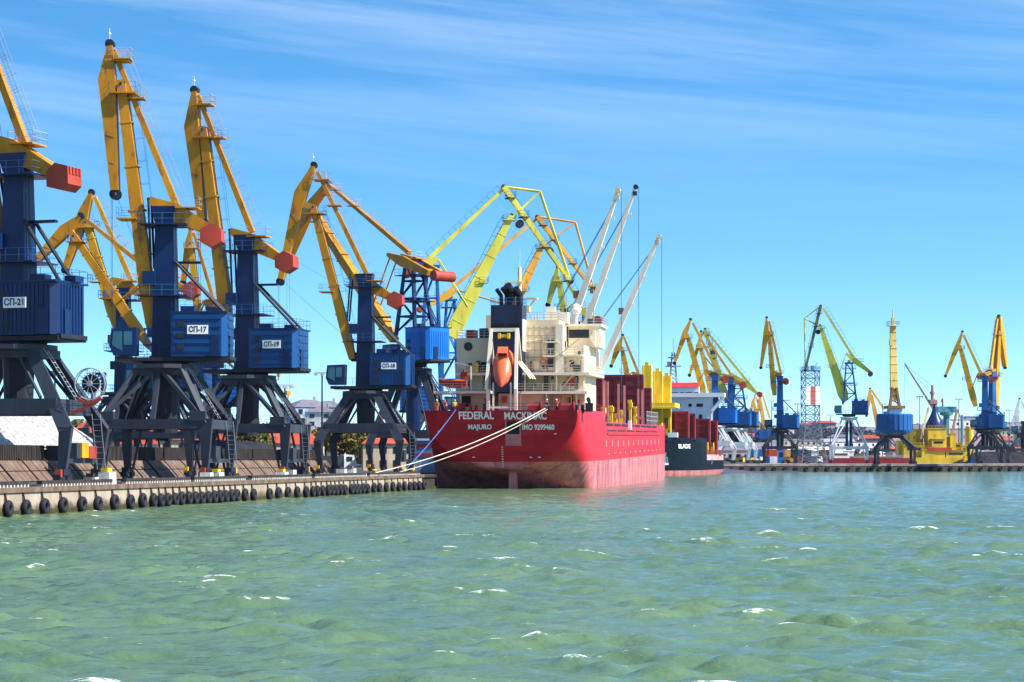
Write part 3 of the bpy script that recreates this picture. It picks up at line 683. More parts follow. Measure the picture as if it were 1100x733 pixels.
    if 'foot' in K:
        mb = MB(); mb.prism(line_poly(K['foot'], K['head'], (.85 if jib == 'plate' else 1.6) * wk, .85 * min(wk, 1.2), bulge * wk * .8, .16 if jib == 'plate' else .1), -t / 2, t / 2)
        bd = (K['head'] - K['foot']); 
        for f_ in (.12, .3, .48, .66, .84):                      # diaphragm straps
            c = K['foot'] + bd * f_; dn = bd.normalized(); nn_ = Vector((-dn.y, dn.x)); hw_ = (.9 + bulge) * .52 * wk * (1 if f_ < .5 else .85 if f_ < .7 else .72)
            mb.prism([tuple(c + nn_ * hw_ + dn * .07), tuple(c + nn_ * hw_ - dn * .07), tuple(c - nn_ * hw_ - dn * .07), tuple(c - nn_ * hw_ + dn * .07)], -t / 2 - .05, t / 2 + .05)
        bo = mb.build('boom', mt['boom'], root)
        up = Vector((bd.y, -bd.x)).normalized()
        if up.y < 0: up = -up
        if lod <= 1:
            mb = MB(); off = up * .62 * wk
            a0 = K['foot'] + bd * .12 + off; a1 = K['foot'] + bd * .96 + off * .9
            mb.ladder((a0.x, 0, a0.y), (a1.x, 0, a1.y), .5, (0, 1, 0), r=rr, step=.9 if lod else .5)
            if jib == 'braced' or lod == 0:
                u3 = (up.x, 0, up.y)
                for yy in (-.4, .4): mb.rail([(a0.x, yy, a0.y), (a1.x, yy, a1.y)], .9, rr * .8, 2.2, bars=1, up=u3)
            mb.build('boom_ladder', 'rail_blue' if jib == 'braced' else 'dark_steel', bo)
            for fr, sx in ((.985, 2.6), (.47, 1.9)):
                g = K['foot'] + bd * fr; gal(root, 'boom_gallery', (g.x + (-.2 if fr > .9 else .9), 0, g.y - .6), sx, 2.6, mt['boom'], r=rr)
    # jib
    sheaves = []
    if jib == 'plate' and 'tip' in K:
        ap, be, ti, hd = K['apex'], K['belly'], K['tip'], K['head']
        # inner edge runs from apex past the boom head to the tip
        dn = (ti - ap).normalized(); nrm = Vector((-dn.y, dn.x))
        if nrm.dot(hd - be) < 0: nrm = -nrm
        hp = K['inner'] if 'inner' in K else hd
        wmax = 1.55 * (wk ** .5)
        if (hp - be).dot(nrm) > wmax: hp = hp - nrm * ((hp - be).dot(nrm) - wmax)
        br_ = (hp, hd)
        pts = [ap - nrm * .22, be, ti - nrm * .38, ti + nrm * .38, hp + nrm * .12, ap + nrm * .30]
        mb = MB(); mb.prism([tuple(p) for p in pts], -.62 * wk, .62 * wk)
        mid = be + (ti - be) * .5
        for f_ in (.25, .5, .75):
            c = be + (ti - be) * f_; c2 = hp + (ti - hp) * f_
            mb.prism([tuple(c - dn * .06), tuple(c + dn * .06), tuple(c2 + dn * .06), tuple(c2 - dn * .06)], -.66 * wk, .66 * wk)
        mb.prism([tuple(hp - nrm * .3 + dn * .5), tuple(hp - nrm * .3 - dn * .5), tuple(hd + nrm * .25 - dn * .35), tuple(hd + nrm * .25 + dn * .35)], -.5 * wk, .5 * wk)
        jo = mb.build('jib', mt['jib'], root)
        sheaves = [(ti + dn * .35, .55), (ap - dn * .2, .45), (hd, .42)]
        if lod == 0:
            g = ap + (hd - ap) * .35; gal(root, 'jib_gallery', (g.x - .9, 0, g.y), 1.6, 1.8, mt['jib'], 'rail_white', rr)
            mb = MB(); mb.tube((ap.x, .3, ap.y + .2), (ap.x, .3, ap.y + 1.7), .03); mb.lathe([(.12, 0), (.14, .12), (.05, .22)], 8, Matrix.Translation((ap.x, .3, ap.y + 1.1))); mb.build('beacon', 'sign_white', jo)
    elif jib == 'braced':
        ap, ti, hd, no = K['apex'], K['tip'], K['head'], K['node']
        mb = MB(); dn = (ti - ap).normalized(); nrm = Vector((-dn.y, dn.x))
        for yy in (-.55, .55):
            mb.beam((ap.x, yy, ap.y), (ti.x, yy, ti.y), .32 * wk, .75 * wk, .25 * wk, .5 * wk, side=(0, 1, 0))
        n = 16
        for i in range(n):
            p = ap + (ti - ap) * i / n; q = ap + (ti - ap) * (i + 1) / n
            mb.tube((p.x, -.5, p.y), (q.x, .5, q.y), .08); mb.tube((p.x, -.5, p.y), (p.x, .5, p.y), .08)
        jo = mb.build('jib', mt['jib'], root)
        mb = MB(); rk = .15 * wk
        for yy in (-.5, .5):
            mb.tube((ap.x, yy, ap.y), (no.x, yy * .8, no.y), rk); mb.tube((no.x, yy * .8, no.y), (ti.x, yy, ti.y), rk)
            h2 = hd + (ti - ap).normalized() * .4; mb.tube((h2.x, yy, h2.y), (no.x, yy * .8, no.y), rk)
        mb.build('jib_bracing', mt.get('brace', mt['jib']), jo)
        sheaves = [(ti, .5), (ap, .5), (hd, .5)]
        if lod <= 1:
            for fr in (.1, .3, .62, .97): g = ap + (ti - ap) * fr; gal(root, 'jib_gallery', (g.x, 0, g.y - .4), 1.9, 2.6, 'dark_steel', 'rail_blue', rr, 1.3)
            r = MB()
            up2 = nrm if nrm.y > 0 else -nrm
            r.rail([(ap.x, .65, ap.y), (ti.x, .65, ti.y)], 1.0, rr, 1.8, bars=2, up=(up2.x, 0, up2.y))
            r.build('jib_railing', 'rail_blue', jo)
            mb = MB(); g = hd + (ti - ap).normalized() * 3; mb.tube((g.x, -.9, g.y + .8), (g.x, .9, g.y + .8), .8, n=12); mb.build('winch_drum', 'dark_steel', jo)
    if sheaves and 'tip' in K:
        for i, (c, rad) in enumerate(sheaves):
            mb = MB(); mb.tube((c.x, -.42, c.y), (c.x, .42, c.y), rad, n=16)
            mb.tube((c.x, -.75, c.y), (c.x, .75, c.y), .14)
            sh = mb.build('sheave', 'dark_steel', root)
            if i == 0 and lod == 0:
                mb = MB()
                for yy in (-.45, .45): mb.tube((c.x, yy - .02, c.y), (c.x, yy + .02, c.y), .16, n=10)
                mb.build('hub', 'rail_white', sh)
    # tie beam
    if 'tie0' in K:
        a0, a1 = K['tie0'], K['tie1']
        mb = MB(); mb.beam((a0.x, 0, a0.y), (a1.x, 0, a1.y), .55 * wk, .45 * wk, .65 * wk, .62 * wk, side=(0, 1, 0)); to = mb.build('tie_beam', mt['tie'], root)
        if lod <= 1:
            dd = (a1 - a0).normalized(); up = Vector((dd.y, -dd.x)); up = up if up.y > 0 else -up
            o1 = up * .38; mb = MB(); q0 = a0 + o1 + dd * .5; q1 = a1 + o1 - dd * .6; u3 = (up.x, 0, up.y)
            mb.ladder((q0.x, 0, q0.y), (q1.x, 0, q1.y), .5, (0, 1, 0), r=rr * .8, step=.55 if lod == 0 else 1)
            for yy in (-.33, .33): mb.rail([(q0.x, yy, q0.y), (q1.x, yy, q1.y)], .95, rr * .8, 1.5, bars=2 if lod == 0 else 1, up=u3)
            mb.build('tie_ladder', 'rail_white' if mt['tie'] != 'lime_yellow' else 'rail_blue', to)
            if lod == 0:
                for fr in (.06, .30): g = a0 + (a1 - a0) * fr; gal(root, 'tie_gallery', (g.x - .25, 0, g.y - .2), 2.0, 1.6, mt['tie'], 'rail_white', rr * .8)
    # counterweight rocker
    if 'cwf' in K:
        f_, r_, c = K['cwf'], K['cwr'], K['cw']; pv = Vector((0.0, top + .9))
        dn = (r_ - f_).normalized(); nrm = Vector((-dn.y, dn.x)); nrm = nrm if nrm.y > 0 else -nrm
        m_ = f_ + (r_ - f_) * .36
        mb = MB(); poly = [tuple(f_ + nrm * .3), tuple(m_ + nrm * .85), tuple(r_ + nrm * .42), tuple(r_ - nrm * .42), tuple(m_ - nrm * .95), tuple(f_ - nrm * .3)]
        if kind == 'trestle':
            for yy in (-1, 1): mb.prism(poly, yy * 1.5 - .3, yy * 1.5 + .3)
            for q_ in (.2, .5, .8): g = f_ + (r_ - f_) * q_; mb.box((g.x, 0, g.y), (.35, 2.8, .35))
        else: mb.prism(poly, -.75, .75)
        mb.box((0, 0, (top + m_.y) / 2), (1.0, 1.1, max(.4, abs(m_.y - top) + .6)))
        bm_ = mb.build('counterweight_beam', mt['beam'], root)
        if lod <= 1:
            g = f_ + (r_ - f_) * .52; gal(root, 'beam_gallery', (g.x - .2, 0, g.y + .9), 2.2, 2.4, mt['beam'], 'rail_white', rr)
        mb = MB()
        if kind == 'trestle': mb.tube((c.x, -2.2, c.y), (c.x, 2.2, c.y), .85, n=18)
        elif extra == 'boxcw':
            mb.prism([(c.x + .95, c.y - .75), (c.x + 1.0, c.y + .5), (c.x + .25, c.y + 1.15), (c.x - .9, c.y + .85), (c.x - .95, c.y - .55), (c.x - .4, c.y - 1.05)], -1.15, 1.15)
            for k in range(4): mb.box((c.x - .95, -.8 + k * .53, c.y + .55), (.14, .28, .55))
        else: mb.prism([(c.x + 1.2 * cos(pi / 3 * i + .5), c.y + 1.2 * sin(pi / 3 * i + .5)) for i in range(6)], -1.1, 1.1)
        mb.build('counterweight', mt['cw'], root)
        if links:
            mb = MB()
            tgt = K['foot'] + (K['head'] - K['foot']) * .30 if 'link' not in K else K['link']
            for yy in (-.85, .85): mb.tube((f_.x, yy, f_.y), (tgt.x, yy, tgt.y), .13)
            mb.tube((f_.x, -.9, f_.y), (f_.x, .9, f_.y), .16); mb.build('link_rod', 'dark_steel' if kind == 'column' and lod == 0 else mt['beam'], root)
    # hoist ropes and hook
    if 'tip' in K and lod == 0:
        c = K['tip']; lowz = P['hook'][0] if 'hook' in P else 9.0
        mb = MB()
        for yy in (-.3, .3): mb.tube((c.x + .35, yy, c.y - .3), (c.x + .35, yy, lowz), .022, n=4)
        mb.tube((c.x + .05, .1, c.y), (.4, .1, zh + .3), .02, n=4)
        mb.build('hoist_rope', 'rope_steel', root)
        mb = MB(); mb.box((c.x + .35, 0, lowz - .4), (.35, .9, .8)); mb.tube((c.x + .35, 0, lowz - .8), (c.x + .35, 0, lowz - 1.3), .12); mb.build('hook_block', 'crane_yellow', root)
    return root

YM = dict()
# near quay, left to right
c17 = dict(foot=(163, 352), head=(131, 91), belly=(106.5, 86), apex=(118.5, 50), tip=(124, 205), tie0=(122, 54), tie1=(190, 222), piv=(180, 226), cwf=(161, 215), cwr=(236, 252), cw=(228, 254), link=(164, 288), hook=[14.0])
CR = {}
c21 = {k: (20 + (p[0] - 178) * 1.19, 168 + (p[1] - 226) * 1.19) for k, p in c17.items() if k != 'hook'}
c21.update(cwf=(-12, 147), cwr=(64, 188), cw=(69, 192), tie1=(30, 163), tie0=(-47, -44), piv=(20, 170)); c21['hook'] = [14.0]
CR['21'] = crane('nearest blue and yellow crane marked 21 at the left edge with a cable reel', 20, ZN, c21, v=7.75, az=163, style='bent', sign='СП-21', ribs='v', mats=dict(house='crane_blue'), extra='boxcw', hx=1.55)
CR['17'] = crane('tall blue and yellow portal crane marked 17 with its jib raised highest in the photo', 178, ZN, c17, v=7.75, az=179, sign='СП-17')
CR['19'] = crane('blue and yellow portal crane marked 19 with raised jib, right of crane 17', 266, ZN, dict(foot=(245, 352), head=(219.5, 140), belly=(199.5, 137), apex=(209.5, 99), tip=(217.5, 236), tie0=(213, 103), tie1=(271, 250), piv=(266, 256), cwf=(249, 248), cwr=(302, 278), cw=(308, 282), link=(252, 318), hook=[14.0]), v=7.75, az=169.5, sign='СП-19')
CR['18'] = crane('blue crane with orange yellow jib reaching left, last of the near quay row', 393, ZN, dict(foot=(379, 386), head=(337, 223), belly=(317, 206), apex=(337, 179), tip=(302, 300), tie0=(341, 185), tie1=(397, 301), piv=(393, 297), cwf=(378, 296), cwr=(424, 322), cw=(425, 323), link=(374, 345), hook=[14.0]), v=7.75, az=174, style='bent', sign='СП-18', ribs='v', bulge=.5)
c7 = crane('blue trestle crane with bright blue house and red cylinder counterweight by the ship stern', 444, ZN, dict(foot=(424, 366), head=(340, 233), belly=(329, 222), apex=(352, 198), tip=(311, 276), tie0=(354, 199), tie1=(440, 272), piv=(446, 283), cwf=(424, 274), cwr=(468, 294), cw=(476, 297), link=(404, 330), hook=[14.0]), v=15.5, az=135, kind='trestle', style='bent', mats=dict(house='bright_blue'), ribs='none', bulge=1.0, wk=1.15, popts=('bluecol',), sc=1.53, hs=1.25)
# cable reel, and a gantry box, on the nearest crane
def reel(root, side):
    X = Matrix.Rotation(VANG - root.rotation_euler[2], 4, 'Z')
    mb = MB(); c = Vector((-6.9, 2.2, 8.0)); r = 1.25
    for yy in (-.22, .22):
        for i in range(28):
            a, b = 2 * pi * i / 28, 2 * pi * (i + 1) / 28
            mb.tube(c + Vector((r * cos(a), yy, r * sin(a))), c + Vector((r * cos(b), yy, r * sin(b))), .05, n=5, X=X)
        for i in range(10):
            a = 2 * pi * i / 10; mb.tube(c + Vector((.2 * cos(a), yy, .2 * sin(a))), c + Vector((r * cos(a), yy, r * sin(a))), .035, n=4, X=X)
    for i in range(20):
        a = 2 * pi * i / 20; mb.tube(c + Vector((.8 * cos(a), -.2, .8 * sin(a))), c + Vector((.8 * cos(a), .2, .8 * sin(a))), .05, n=4, X=X)
    mb.tube(c + Vector((0, -.4, 0)), c + Vector((0, .4, 0)), .22, n=10, X=X)
    ro = mb.build('cable_reel', 'portal_pale', root)
    mb = MB(); mb.tube(c + Vector((0, -.14, 0)), c + Vector((0, .14, 0)), .72, n=20, X=X); mb.build('cable', 'black', ro)
    mb = MB()
    for i in range(7):
        a, b = -2.3 + i * .2, -2.1 + i * .2; mb.beam(c + Vector((1.5 * cos(a), .35, 1.5 * sin(a))), c + Vector((1.5 * cos(b), .35, 1.5 * sin(b))), .3, .22, X=X)
    mb.beam(c + Vector((-.7, .35, -1.4)), (-5.4, 2.55, 5.6), .25, .25, X=X); mb.build('reel_guide', 'cw_red', ro)
    mb = MB(); mb.box((-5.35, .4, 2.75), (.9, 1.5, 1.2), X); mb.build('motor_box', 'boom_yellow', root)
    mb = MB(); mb.box((-5.3, -1.6, 2.6), (.8, 1.7, 1.0), X); mb.build('drive_box', 'cw_red', root)
    mb = MB(); mb.tube((-5.9, -1.6, 6.6), (-5.9, -1.6, 8.4), .4, n=10, X=X); mb.build('transformer_can', 'portal_pale', root)
reel(CR['21'], 1)
# cranes behind the first row
crane('smaller yellow crane with blue column half hidden between cranes 21 and 17', 133, ZN, dict(foot=(126, 352), head=(93, 239), belly=(85, 228), apex=(98, 208), tip=(71, 288), tie0=(102, 212), tie1=(141, 302), piv=(135, 312), cwf=(121, 300), cwr=(156, 318), cw=(162, 321), link=(120, 330), hook=[13.]), Y=326, az=176, lod=1, mats=dict(boom='boom_yellow', tie='boom_yellow'), sign='СП-16', ribs='v', wk=1.1)
crane('yellow crane hidden behind crane 17 with a long low jib reaching far left', 176, ZN, dict(foot=(160, 372), head=(80, 254), belly=(66, 243), apex=(86, 233), tip=(33, 287), tie0=(92, 236), tie1=(172, 300), piv=(177, 305), cwf=(163, 297), cwr=(202, 312), cw=(206, 312), link=(128, 325), hook=[20.]), Y=309, az=176, lod=1)
crane('yellow crane seen between crane 17 and crane 19, standing back from the quay', 229, ZN, dict(foot=(216, 368), head=(205, 262), belly=(199, 262), apex=(205, 247), tip=(197, 302), tie0=(208, 250), tie1=(231, 328), piv=(228, 332), cwf=(219, 324), cwr=(236, 331), cw=(239, 331), link=(213, 340), hook=[17.]), Y=400, az=177, lod=1, mats=dict(house='bright_blue', boom='boom_yellow'))
# lime and orange cranes behind the ship
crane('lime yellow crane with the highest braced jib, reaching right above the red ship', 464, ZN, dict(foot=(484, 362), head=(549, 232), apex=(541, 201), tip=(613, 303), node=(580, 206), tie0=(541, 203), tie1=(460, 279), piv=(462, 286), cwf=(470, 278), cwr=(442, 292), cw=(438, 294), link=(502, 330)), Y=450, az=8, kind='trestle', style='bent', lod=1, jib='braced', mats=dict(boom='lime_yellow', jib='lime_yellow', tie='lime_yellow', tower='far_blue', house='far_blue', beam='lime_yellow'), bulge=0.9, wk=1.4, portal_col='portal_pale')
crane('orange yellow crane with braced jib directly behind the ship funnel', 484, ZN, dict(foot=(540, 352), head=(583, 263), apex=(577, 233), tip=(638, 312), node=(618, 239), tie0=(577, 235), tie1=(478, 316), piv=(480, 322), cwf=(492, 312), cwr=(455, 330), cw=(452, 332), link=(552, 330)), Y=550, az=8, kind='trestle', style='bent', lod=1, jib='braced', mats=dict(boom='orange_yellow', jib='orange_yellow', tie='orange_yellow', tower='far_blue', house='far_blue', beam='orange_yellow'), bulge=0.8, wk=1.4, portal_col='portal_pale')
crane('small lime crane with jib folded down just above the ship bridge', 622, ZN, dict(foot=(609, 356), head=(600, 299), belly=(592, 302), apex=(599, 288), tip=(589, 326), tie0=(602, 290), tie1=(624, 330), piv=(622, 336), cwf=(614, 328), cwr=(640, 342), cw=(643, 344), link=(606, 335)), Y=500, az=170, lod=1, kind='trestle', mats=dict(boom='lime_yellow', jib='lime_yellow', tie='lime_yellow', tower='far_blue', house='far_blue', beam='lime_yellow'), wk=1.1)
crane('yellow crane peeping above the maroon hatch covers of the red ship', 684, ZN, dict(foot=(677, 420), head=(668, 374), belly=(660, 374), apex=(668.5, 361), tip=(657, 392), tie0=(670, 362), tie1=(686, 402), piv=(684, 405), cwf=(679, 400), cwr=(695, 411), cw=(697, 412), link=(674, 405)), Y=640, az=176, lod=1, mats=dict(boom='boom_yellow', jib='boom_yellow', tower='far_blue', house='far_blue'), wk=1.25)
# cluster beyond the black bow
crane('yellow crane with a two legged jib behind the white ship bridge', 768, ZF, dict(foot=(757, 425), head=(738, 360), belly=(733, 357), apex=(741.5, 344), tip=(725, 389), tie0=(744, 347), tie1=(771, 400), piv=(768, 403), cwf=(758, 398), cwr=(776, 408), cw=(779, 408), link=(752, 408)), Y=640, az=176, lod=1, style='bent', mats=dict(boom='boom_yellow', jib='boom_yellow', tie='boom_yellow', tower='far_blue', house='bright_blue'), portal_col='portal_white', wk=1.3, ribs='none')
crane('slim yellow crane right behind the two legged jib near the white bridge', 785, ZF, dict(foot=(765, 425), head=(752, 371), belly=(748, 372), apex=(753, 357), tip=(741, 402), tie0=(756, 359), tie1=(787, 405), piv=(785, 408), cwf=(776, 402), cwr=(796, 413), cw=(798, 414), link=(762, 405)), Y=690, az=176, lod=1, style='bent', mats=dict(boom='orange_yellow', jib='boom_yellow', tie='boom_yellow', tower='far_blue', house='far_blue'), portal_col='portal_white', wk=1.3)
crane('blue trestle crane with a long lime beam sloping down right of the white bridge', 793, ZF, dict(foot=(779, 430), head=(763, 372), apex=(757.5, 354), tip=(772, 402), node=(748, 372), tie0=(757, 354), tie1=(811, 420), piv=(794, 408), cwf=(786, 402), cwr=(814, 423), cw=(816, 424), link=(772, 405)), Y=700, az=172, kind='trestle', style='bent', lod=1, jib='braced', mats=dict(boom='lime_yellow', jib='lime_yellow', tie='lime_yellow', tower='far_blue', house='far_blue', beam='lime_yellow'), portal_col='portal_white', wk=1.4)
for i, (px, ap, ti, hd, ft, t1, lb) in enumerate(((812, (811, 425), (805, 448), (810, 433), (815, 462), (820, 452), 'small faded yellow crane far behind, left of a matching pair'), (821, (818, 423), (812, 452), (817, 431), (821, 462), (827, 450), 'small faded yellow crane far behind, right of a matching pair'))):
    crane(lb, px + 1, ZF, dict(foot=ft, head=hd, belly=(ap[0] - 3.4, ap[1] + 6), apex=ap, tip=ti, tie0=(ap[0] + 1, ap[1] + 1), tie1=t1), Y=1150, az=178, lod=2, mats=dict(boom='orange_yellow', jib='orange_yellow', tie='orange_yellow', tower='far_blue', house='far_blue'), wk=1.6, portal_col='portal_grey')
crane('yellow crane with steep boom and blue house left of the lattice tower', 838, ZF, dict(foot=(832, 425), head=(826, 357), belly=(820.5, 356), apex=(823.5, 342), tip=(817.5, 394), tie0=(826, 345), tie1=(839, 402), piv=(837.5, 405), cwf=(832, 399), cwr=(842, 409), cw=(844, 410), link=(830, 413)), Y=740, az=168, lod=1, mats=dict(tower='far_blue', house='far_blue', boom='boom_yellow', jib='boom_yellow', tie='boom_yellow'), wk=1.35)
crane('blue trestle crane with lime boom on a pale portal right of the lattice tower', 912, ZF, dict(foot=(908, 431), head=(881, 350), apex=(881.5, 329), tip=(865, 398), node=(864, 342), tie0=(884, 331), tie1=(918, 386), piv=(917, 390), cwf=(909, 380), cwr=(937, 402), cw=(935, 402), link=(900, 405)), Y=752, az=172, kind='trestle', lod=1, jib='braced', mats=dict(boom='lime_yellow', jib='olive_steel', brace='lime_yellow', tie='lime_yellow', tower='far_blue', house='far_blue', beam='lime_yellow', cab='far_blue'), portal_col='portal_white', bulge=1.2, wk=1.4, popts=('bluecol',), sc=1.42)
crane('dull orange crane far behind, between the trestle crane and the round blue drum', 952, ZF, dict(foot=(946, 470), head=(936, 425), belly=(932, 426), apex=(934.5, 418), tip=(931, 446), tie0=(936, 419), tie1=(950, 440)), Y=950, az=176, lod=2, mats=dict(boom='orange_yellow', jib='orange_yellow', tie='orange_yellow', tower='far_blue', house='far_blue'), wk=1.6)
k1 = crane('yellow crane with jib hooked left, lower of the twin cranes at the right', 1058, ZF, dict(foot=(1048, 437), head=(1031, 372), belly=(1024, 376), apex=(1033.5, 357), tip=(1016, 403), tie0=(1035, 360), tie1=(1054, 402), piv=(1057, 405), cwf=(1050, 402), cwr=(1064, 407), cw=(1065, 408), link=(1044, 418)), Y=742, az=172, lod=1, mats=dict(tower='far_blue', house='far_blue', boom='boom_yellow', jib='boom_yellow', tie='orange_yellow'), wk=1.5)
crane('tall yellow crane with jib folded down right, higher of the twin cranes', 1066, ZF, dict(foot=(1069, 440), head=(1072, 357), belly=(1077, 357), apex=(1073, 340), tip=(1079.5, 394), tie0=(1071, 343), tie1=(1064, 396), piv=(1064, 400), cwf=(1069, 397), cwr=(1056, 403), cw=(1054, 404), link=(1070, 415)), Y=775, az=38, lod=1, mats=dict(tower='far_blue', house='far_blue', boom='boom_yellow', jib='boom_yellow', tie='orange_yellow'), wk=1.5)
crane('pale grey crane at the right edge of the photo leaning over the coal heap', 1100, ZF, dict(foot=(1091, 478), head=(1093.5, 441), belly=(1090, 442), apex=(1095, 429), tip=(1084, 466), tie0=(1097, 431), tie1=(1106, 450)), Y=880, az=172, lod=2, mats=dict(boom='portal_white', jib='portal_white', tie='portal_white', tower='portal_grey', house='portal_grey', cab='portal_grey'), wk=1.5)

# ------------------------------------------------------------------ round drum crane seen end on (far quay)
def drum_crane():
    B = W(961, HY, 745); B.z = ZF
    root = empty('portal_crane', B, R(96), 'crane seen end on with a round blue drum house and a tall straight yellow mast', 'crane', GR)
    X = Matrix.Rotation(VANG - R(96), 4, 'Z') @ Matrix.Rotation(.12, 4, 'Z')
    for ia in (-1, 1):
        for ib in (-1, 1):
            mb = MB(); foot = Vector((ia * 6.0, ib * 4.6, .8)); kn = Vector((ia * 6.0, ib * 4.6, 5.2)); top = Vector((ia * 1.6, ib * 1.6, 9.6))
            mb.beam(top, kn, .9, .9, 1.0, 1.0, X=X); mb.beam(kn + Vector((0, 0, .3)), foot, 1.0, .9, .7, .7, side=(1, 0, 0), X=X); mb.build('leg', 'portal_grey', root)
            mb = MB(); mb.box((foot.x, foot.y, .45), (1.2, 2.6, .9), X); mb.build('bogie', 'dark_steel', root)
    mb = MB(); mb.lathe([(2.0, 8.6), (2.3, 9.6)], 18); mb.build('slewing_ring', 'dark_steel', root)
    mb = MB(); mb.lathe([(3.2, 9.5), (5.6, 10.6), (5.9, 11.2), (5.9, 16.4), (5.6, 16.7)], 24)
    for i in range(24):
        a = 2 * pi * i / 24; mb.box((5.92 * cos(a), 5.92 * sin(a), 13.8), (.2, .2, 5.0))
    mb.build('drum_house', 'far_blue', root)
    mb = MB(); mb.box((0, 0, 17.5), (4, 4.2, 1.6)); mb.build('deck_house', 'portal_white', root)
    mb = MB(); mb.box((0, 0, 18.9), (5.6, 5.8, 1.0)); mb.beam((0, -1.6, 19.2), (0, -.7, 25.5), .9, 1.2, .6, .8); mb.beam((0, 1.6, 19.2), (0, .7, 25.5), .9, 1.2, .6, .8)
    for k in range(3): mb.tube((0, -1.4 + .2 * k, 20 + 2 * k), (0, 1.2 - .2 * k, 21.5 + 2 * k), .22)
    mb.build('trunnion_frame', 'cw_red' if 0 else 'bronze', root)
    mb = MB(); mb.beam((.6, 0, 21), (2.2, 0, 46), 2.6, 1.3, 1.9, 1.0, side=(0, 1, 0))
    for k in range(9): mb.box((.75 + k * .17, 0, 22.5 + k * 2.7), (1.5, 2.75 - k * .07, .22))
    bo = mb.build('boom', 'pale_yellow', root)
    mb = MB(); mb.box((2.2, 0, 46.2), (3.4, 3.6, .3)); mb.box((2.2, 0, 47.6), (1.1, 1.0, 2.6)); mb.tube((2.2, 0, 48.5), (2.2, 0, 51.5), .22); mb.box((1.2, .9, 40.5), (1.2, 1.0, 2.0)); mb.build('boom_head', 'pale_yellow', bo)
    mb = MB(); mb.rail([(.6, -1.8, 46.4), (.6, 1.8, 46.4), (3.8, 1.8, 46.4), (3.8, -1.8, 46.4), (.6, -1.8, 46.4)], 1.2, .06, 1.5, bars=2); mb.build('head_railing', 'rail_blue', bo)
drum_crane()
# lattice tower with red and white panels
def lattice_tower():
    B = W(870.5, HY, 770); B.z = ZF
    root = empty('lattice_tower', B, .2, 'tall dark lattice tower with a red and white panel band near its top', 'tower')
    def hw(z): return 4.6 - (z / 14.5) * 2.1 if z < 14.5 else 2.5
    zs = [0, 2.6, 5.2, 7.6, 10, 12.3, 14.5, 17, 20, 23, 26.2, 29.5, 32]
    mb = MB()
    for ia in (-1, 1):
        for ib in (-1, 1):
            mb = MB()
            for a, b in zip(zs[:-1], zs[1:]): mb.beam((ia * hw(a), ib * hw(a), a), (ia * hw(b), ib * hw(b), b), .24, .24)
            mb.build('corner_post', 'dark_lattice', root)
    mb = MB()
    for i, (a, b) in enumerate(zip(zs[:-1], zs[1:])):
        for s_ in (-1, 1):
            for k in (-1, 1):
                mb.tube((k * hw(a), s_ * hw(a), a), (-k * hw(b), s_ * hw(b), b), .12, n=4); mb.tube((s_ * hw(a), k * hw(a), a), (s_ * hw(b), -k * hw(b), b), .12, n=4)
            mb.tube((-hw(b), s_ * hw(b), b), (hw(b), s_ * hw(b), b), .14, n=4); mb.tube((s_ * hw(b), -hw(b), b), (s_ * hw(b), hw(b), b), .14, n=4)
    mb.build('cross_bracing', 'dark_lattice', root)
    for nm, y0, y1, z0, z1, mt in (('white_panel', -2.7, -.9, 20.2, 26.6, 'sign_white'), ('red_panel', -.9, .9, 20.2, 26.6, 'panel_red'), ('white_panel', .9, 2.7, 20.2, 26.6, 'sign_white')):
        mb = MB(); mb.box(((y0 + y1) / 2, -2.75, (z0 + z1) / 2), (y1 - y0 - .04, .12, z1 - z0))
        for k in range(1, 4): mb.box(((y0 + y1) / 2, -2.83, z0 + k * 1.6), (y1 - y0 - .04, .1, .1))
        mb.build(nm, mt, root)
    mb = MB(); mb.box((0, 0, 32.1), (5.6, 5.6, .2)); mb.build('top_platform', 'dark_lattice', root)
    mb = MB(); mb.rail([(-2.8, -2.8, 32.2), (2.8, -2.8, 32.2), (2.8, 2.8, 32.2), (-2.8, 2.8, 32.2), (-2.8, -2.8, 32.2)], 1.2, .06, 1.4); mb.box((.8, 0, 33), (1.0, 1, 1.6)); mb.tube((-1, 0, 32), (-1, 0, 36), .1); mb.tube((1.6, 0, 33.2), (2.6, 0, 35), .1); mb.build('top_railing', 'rail_blue', root)
lattice_tower()

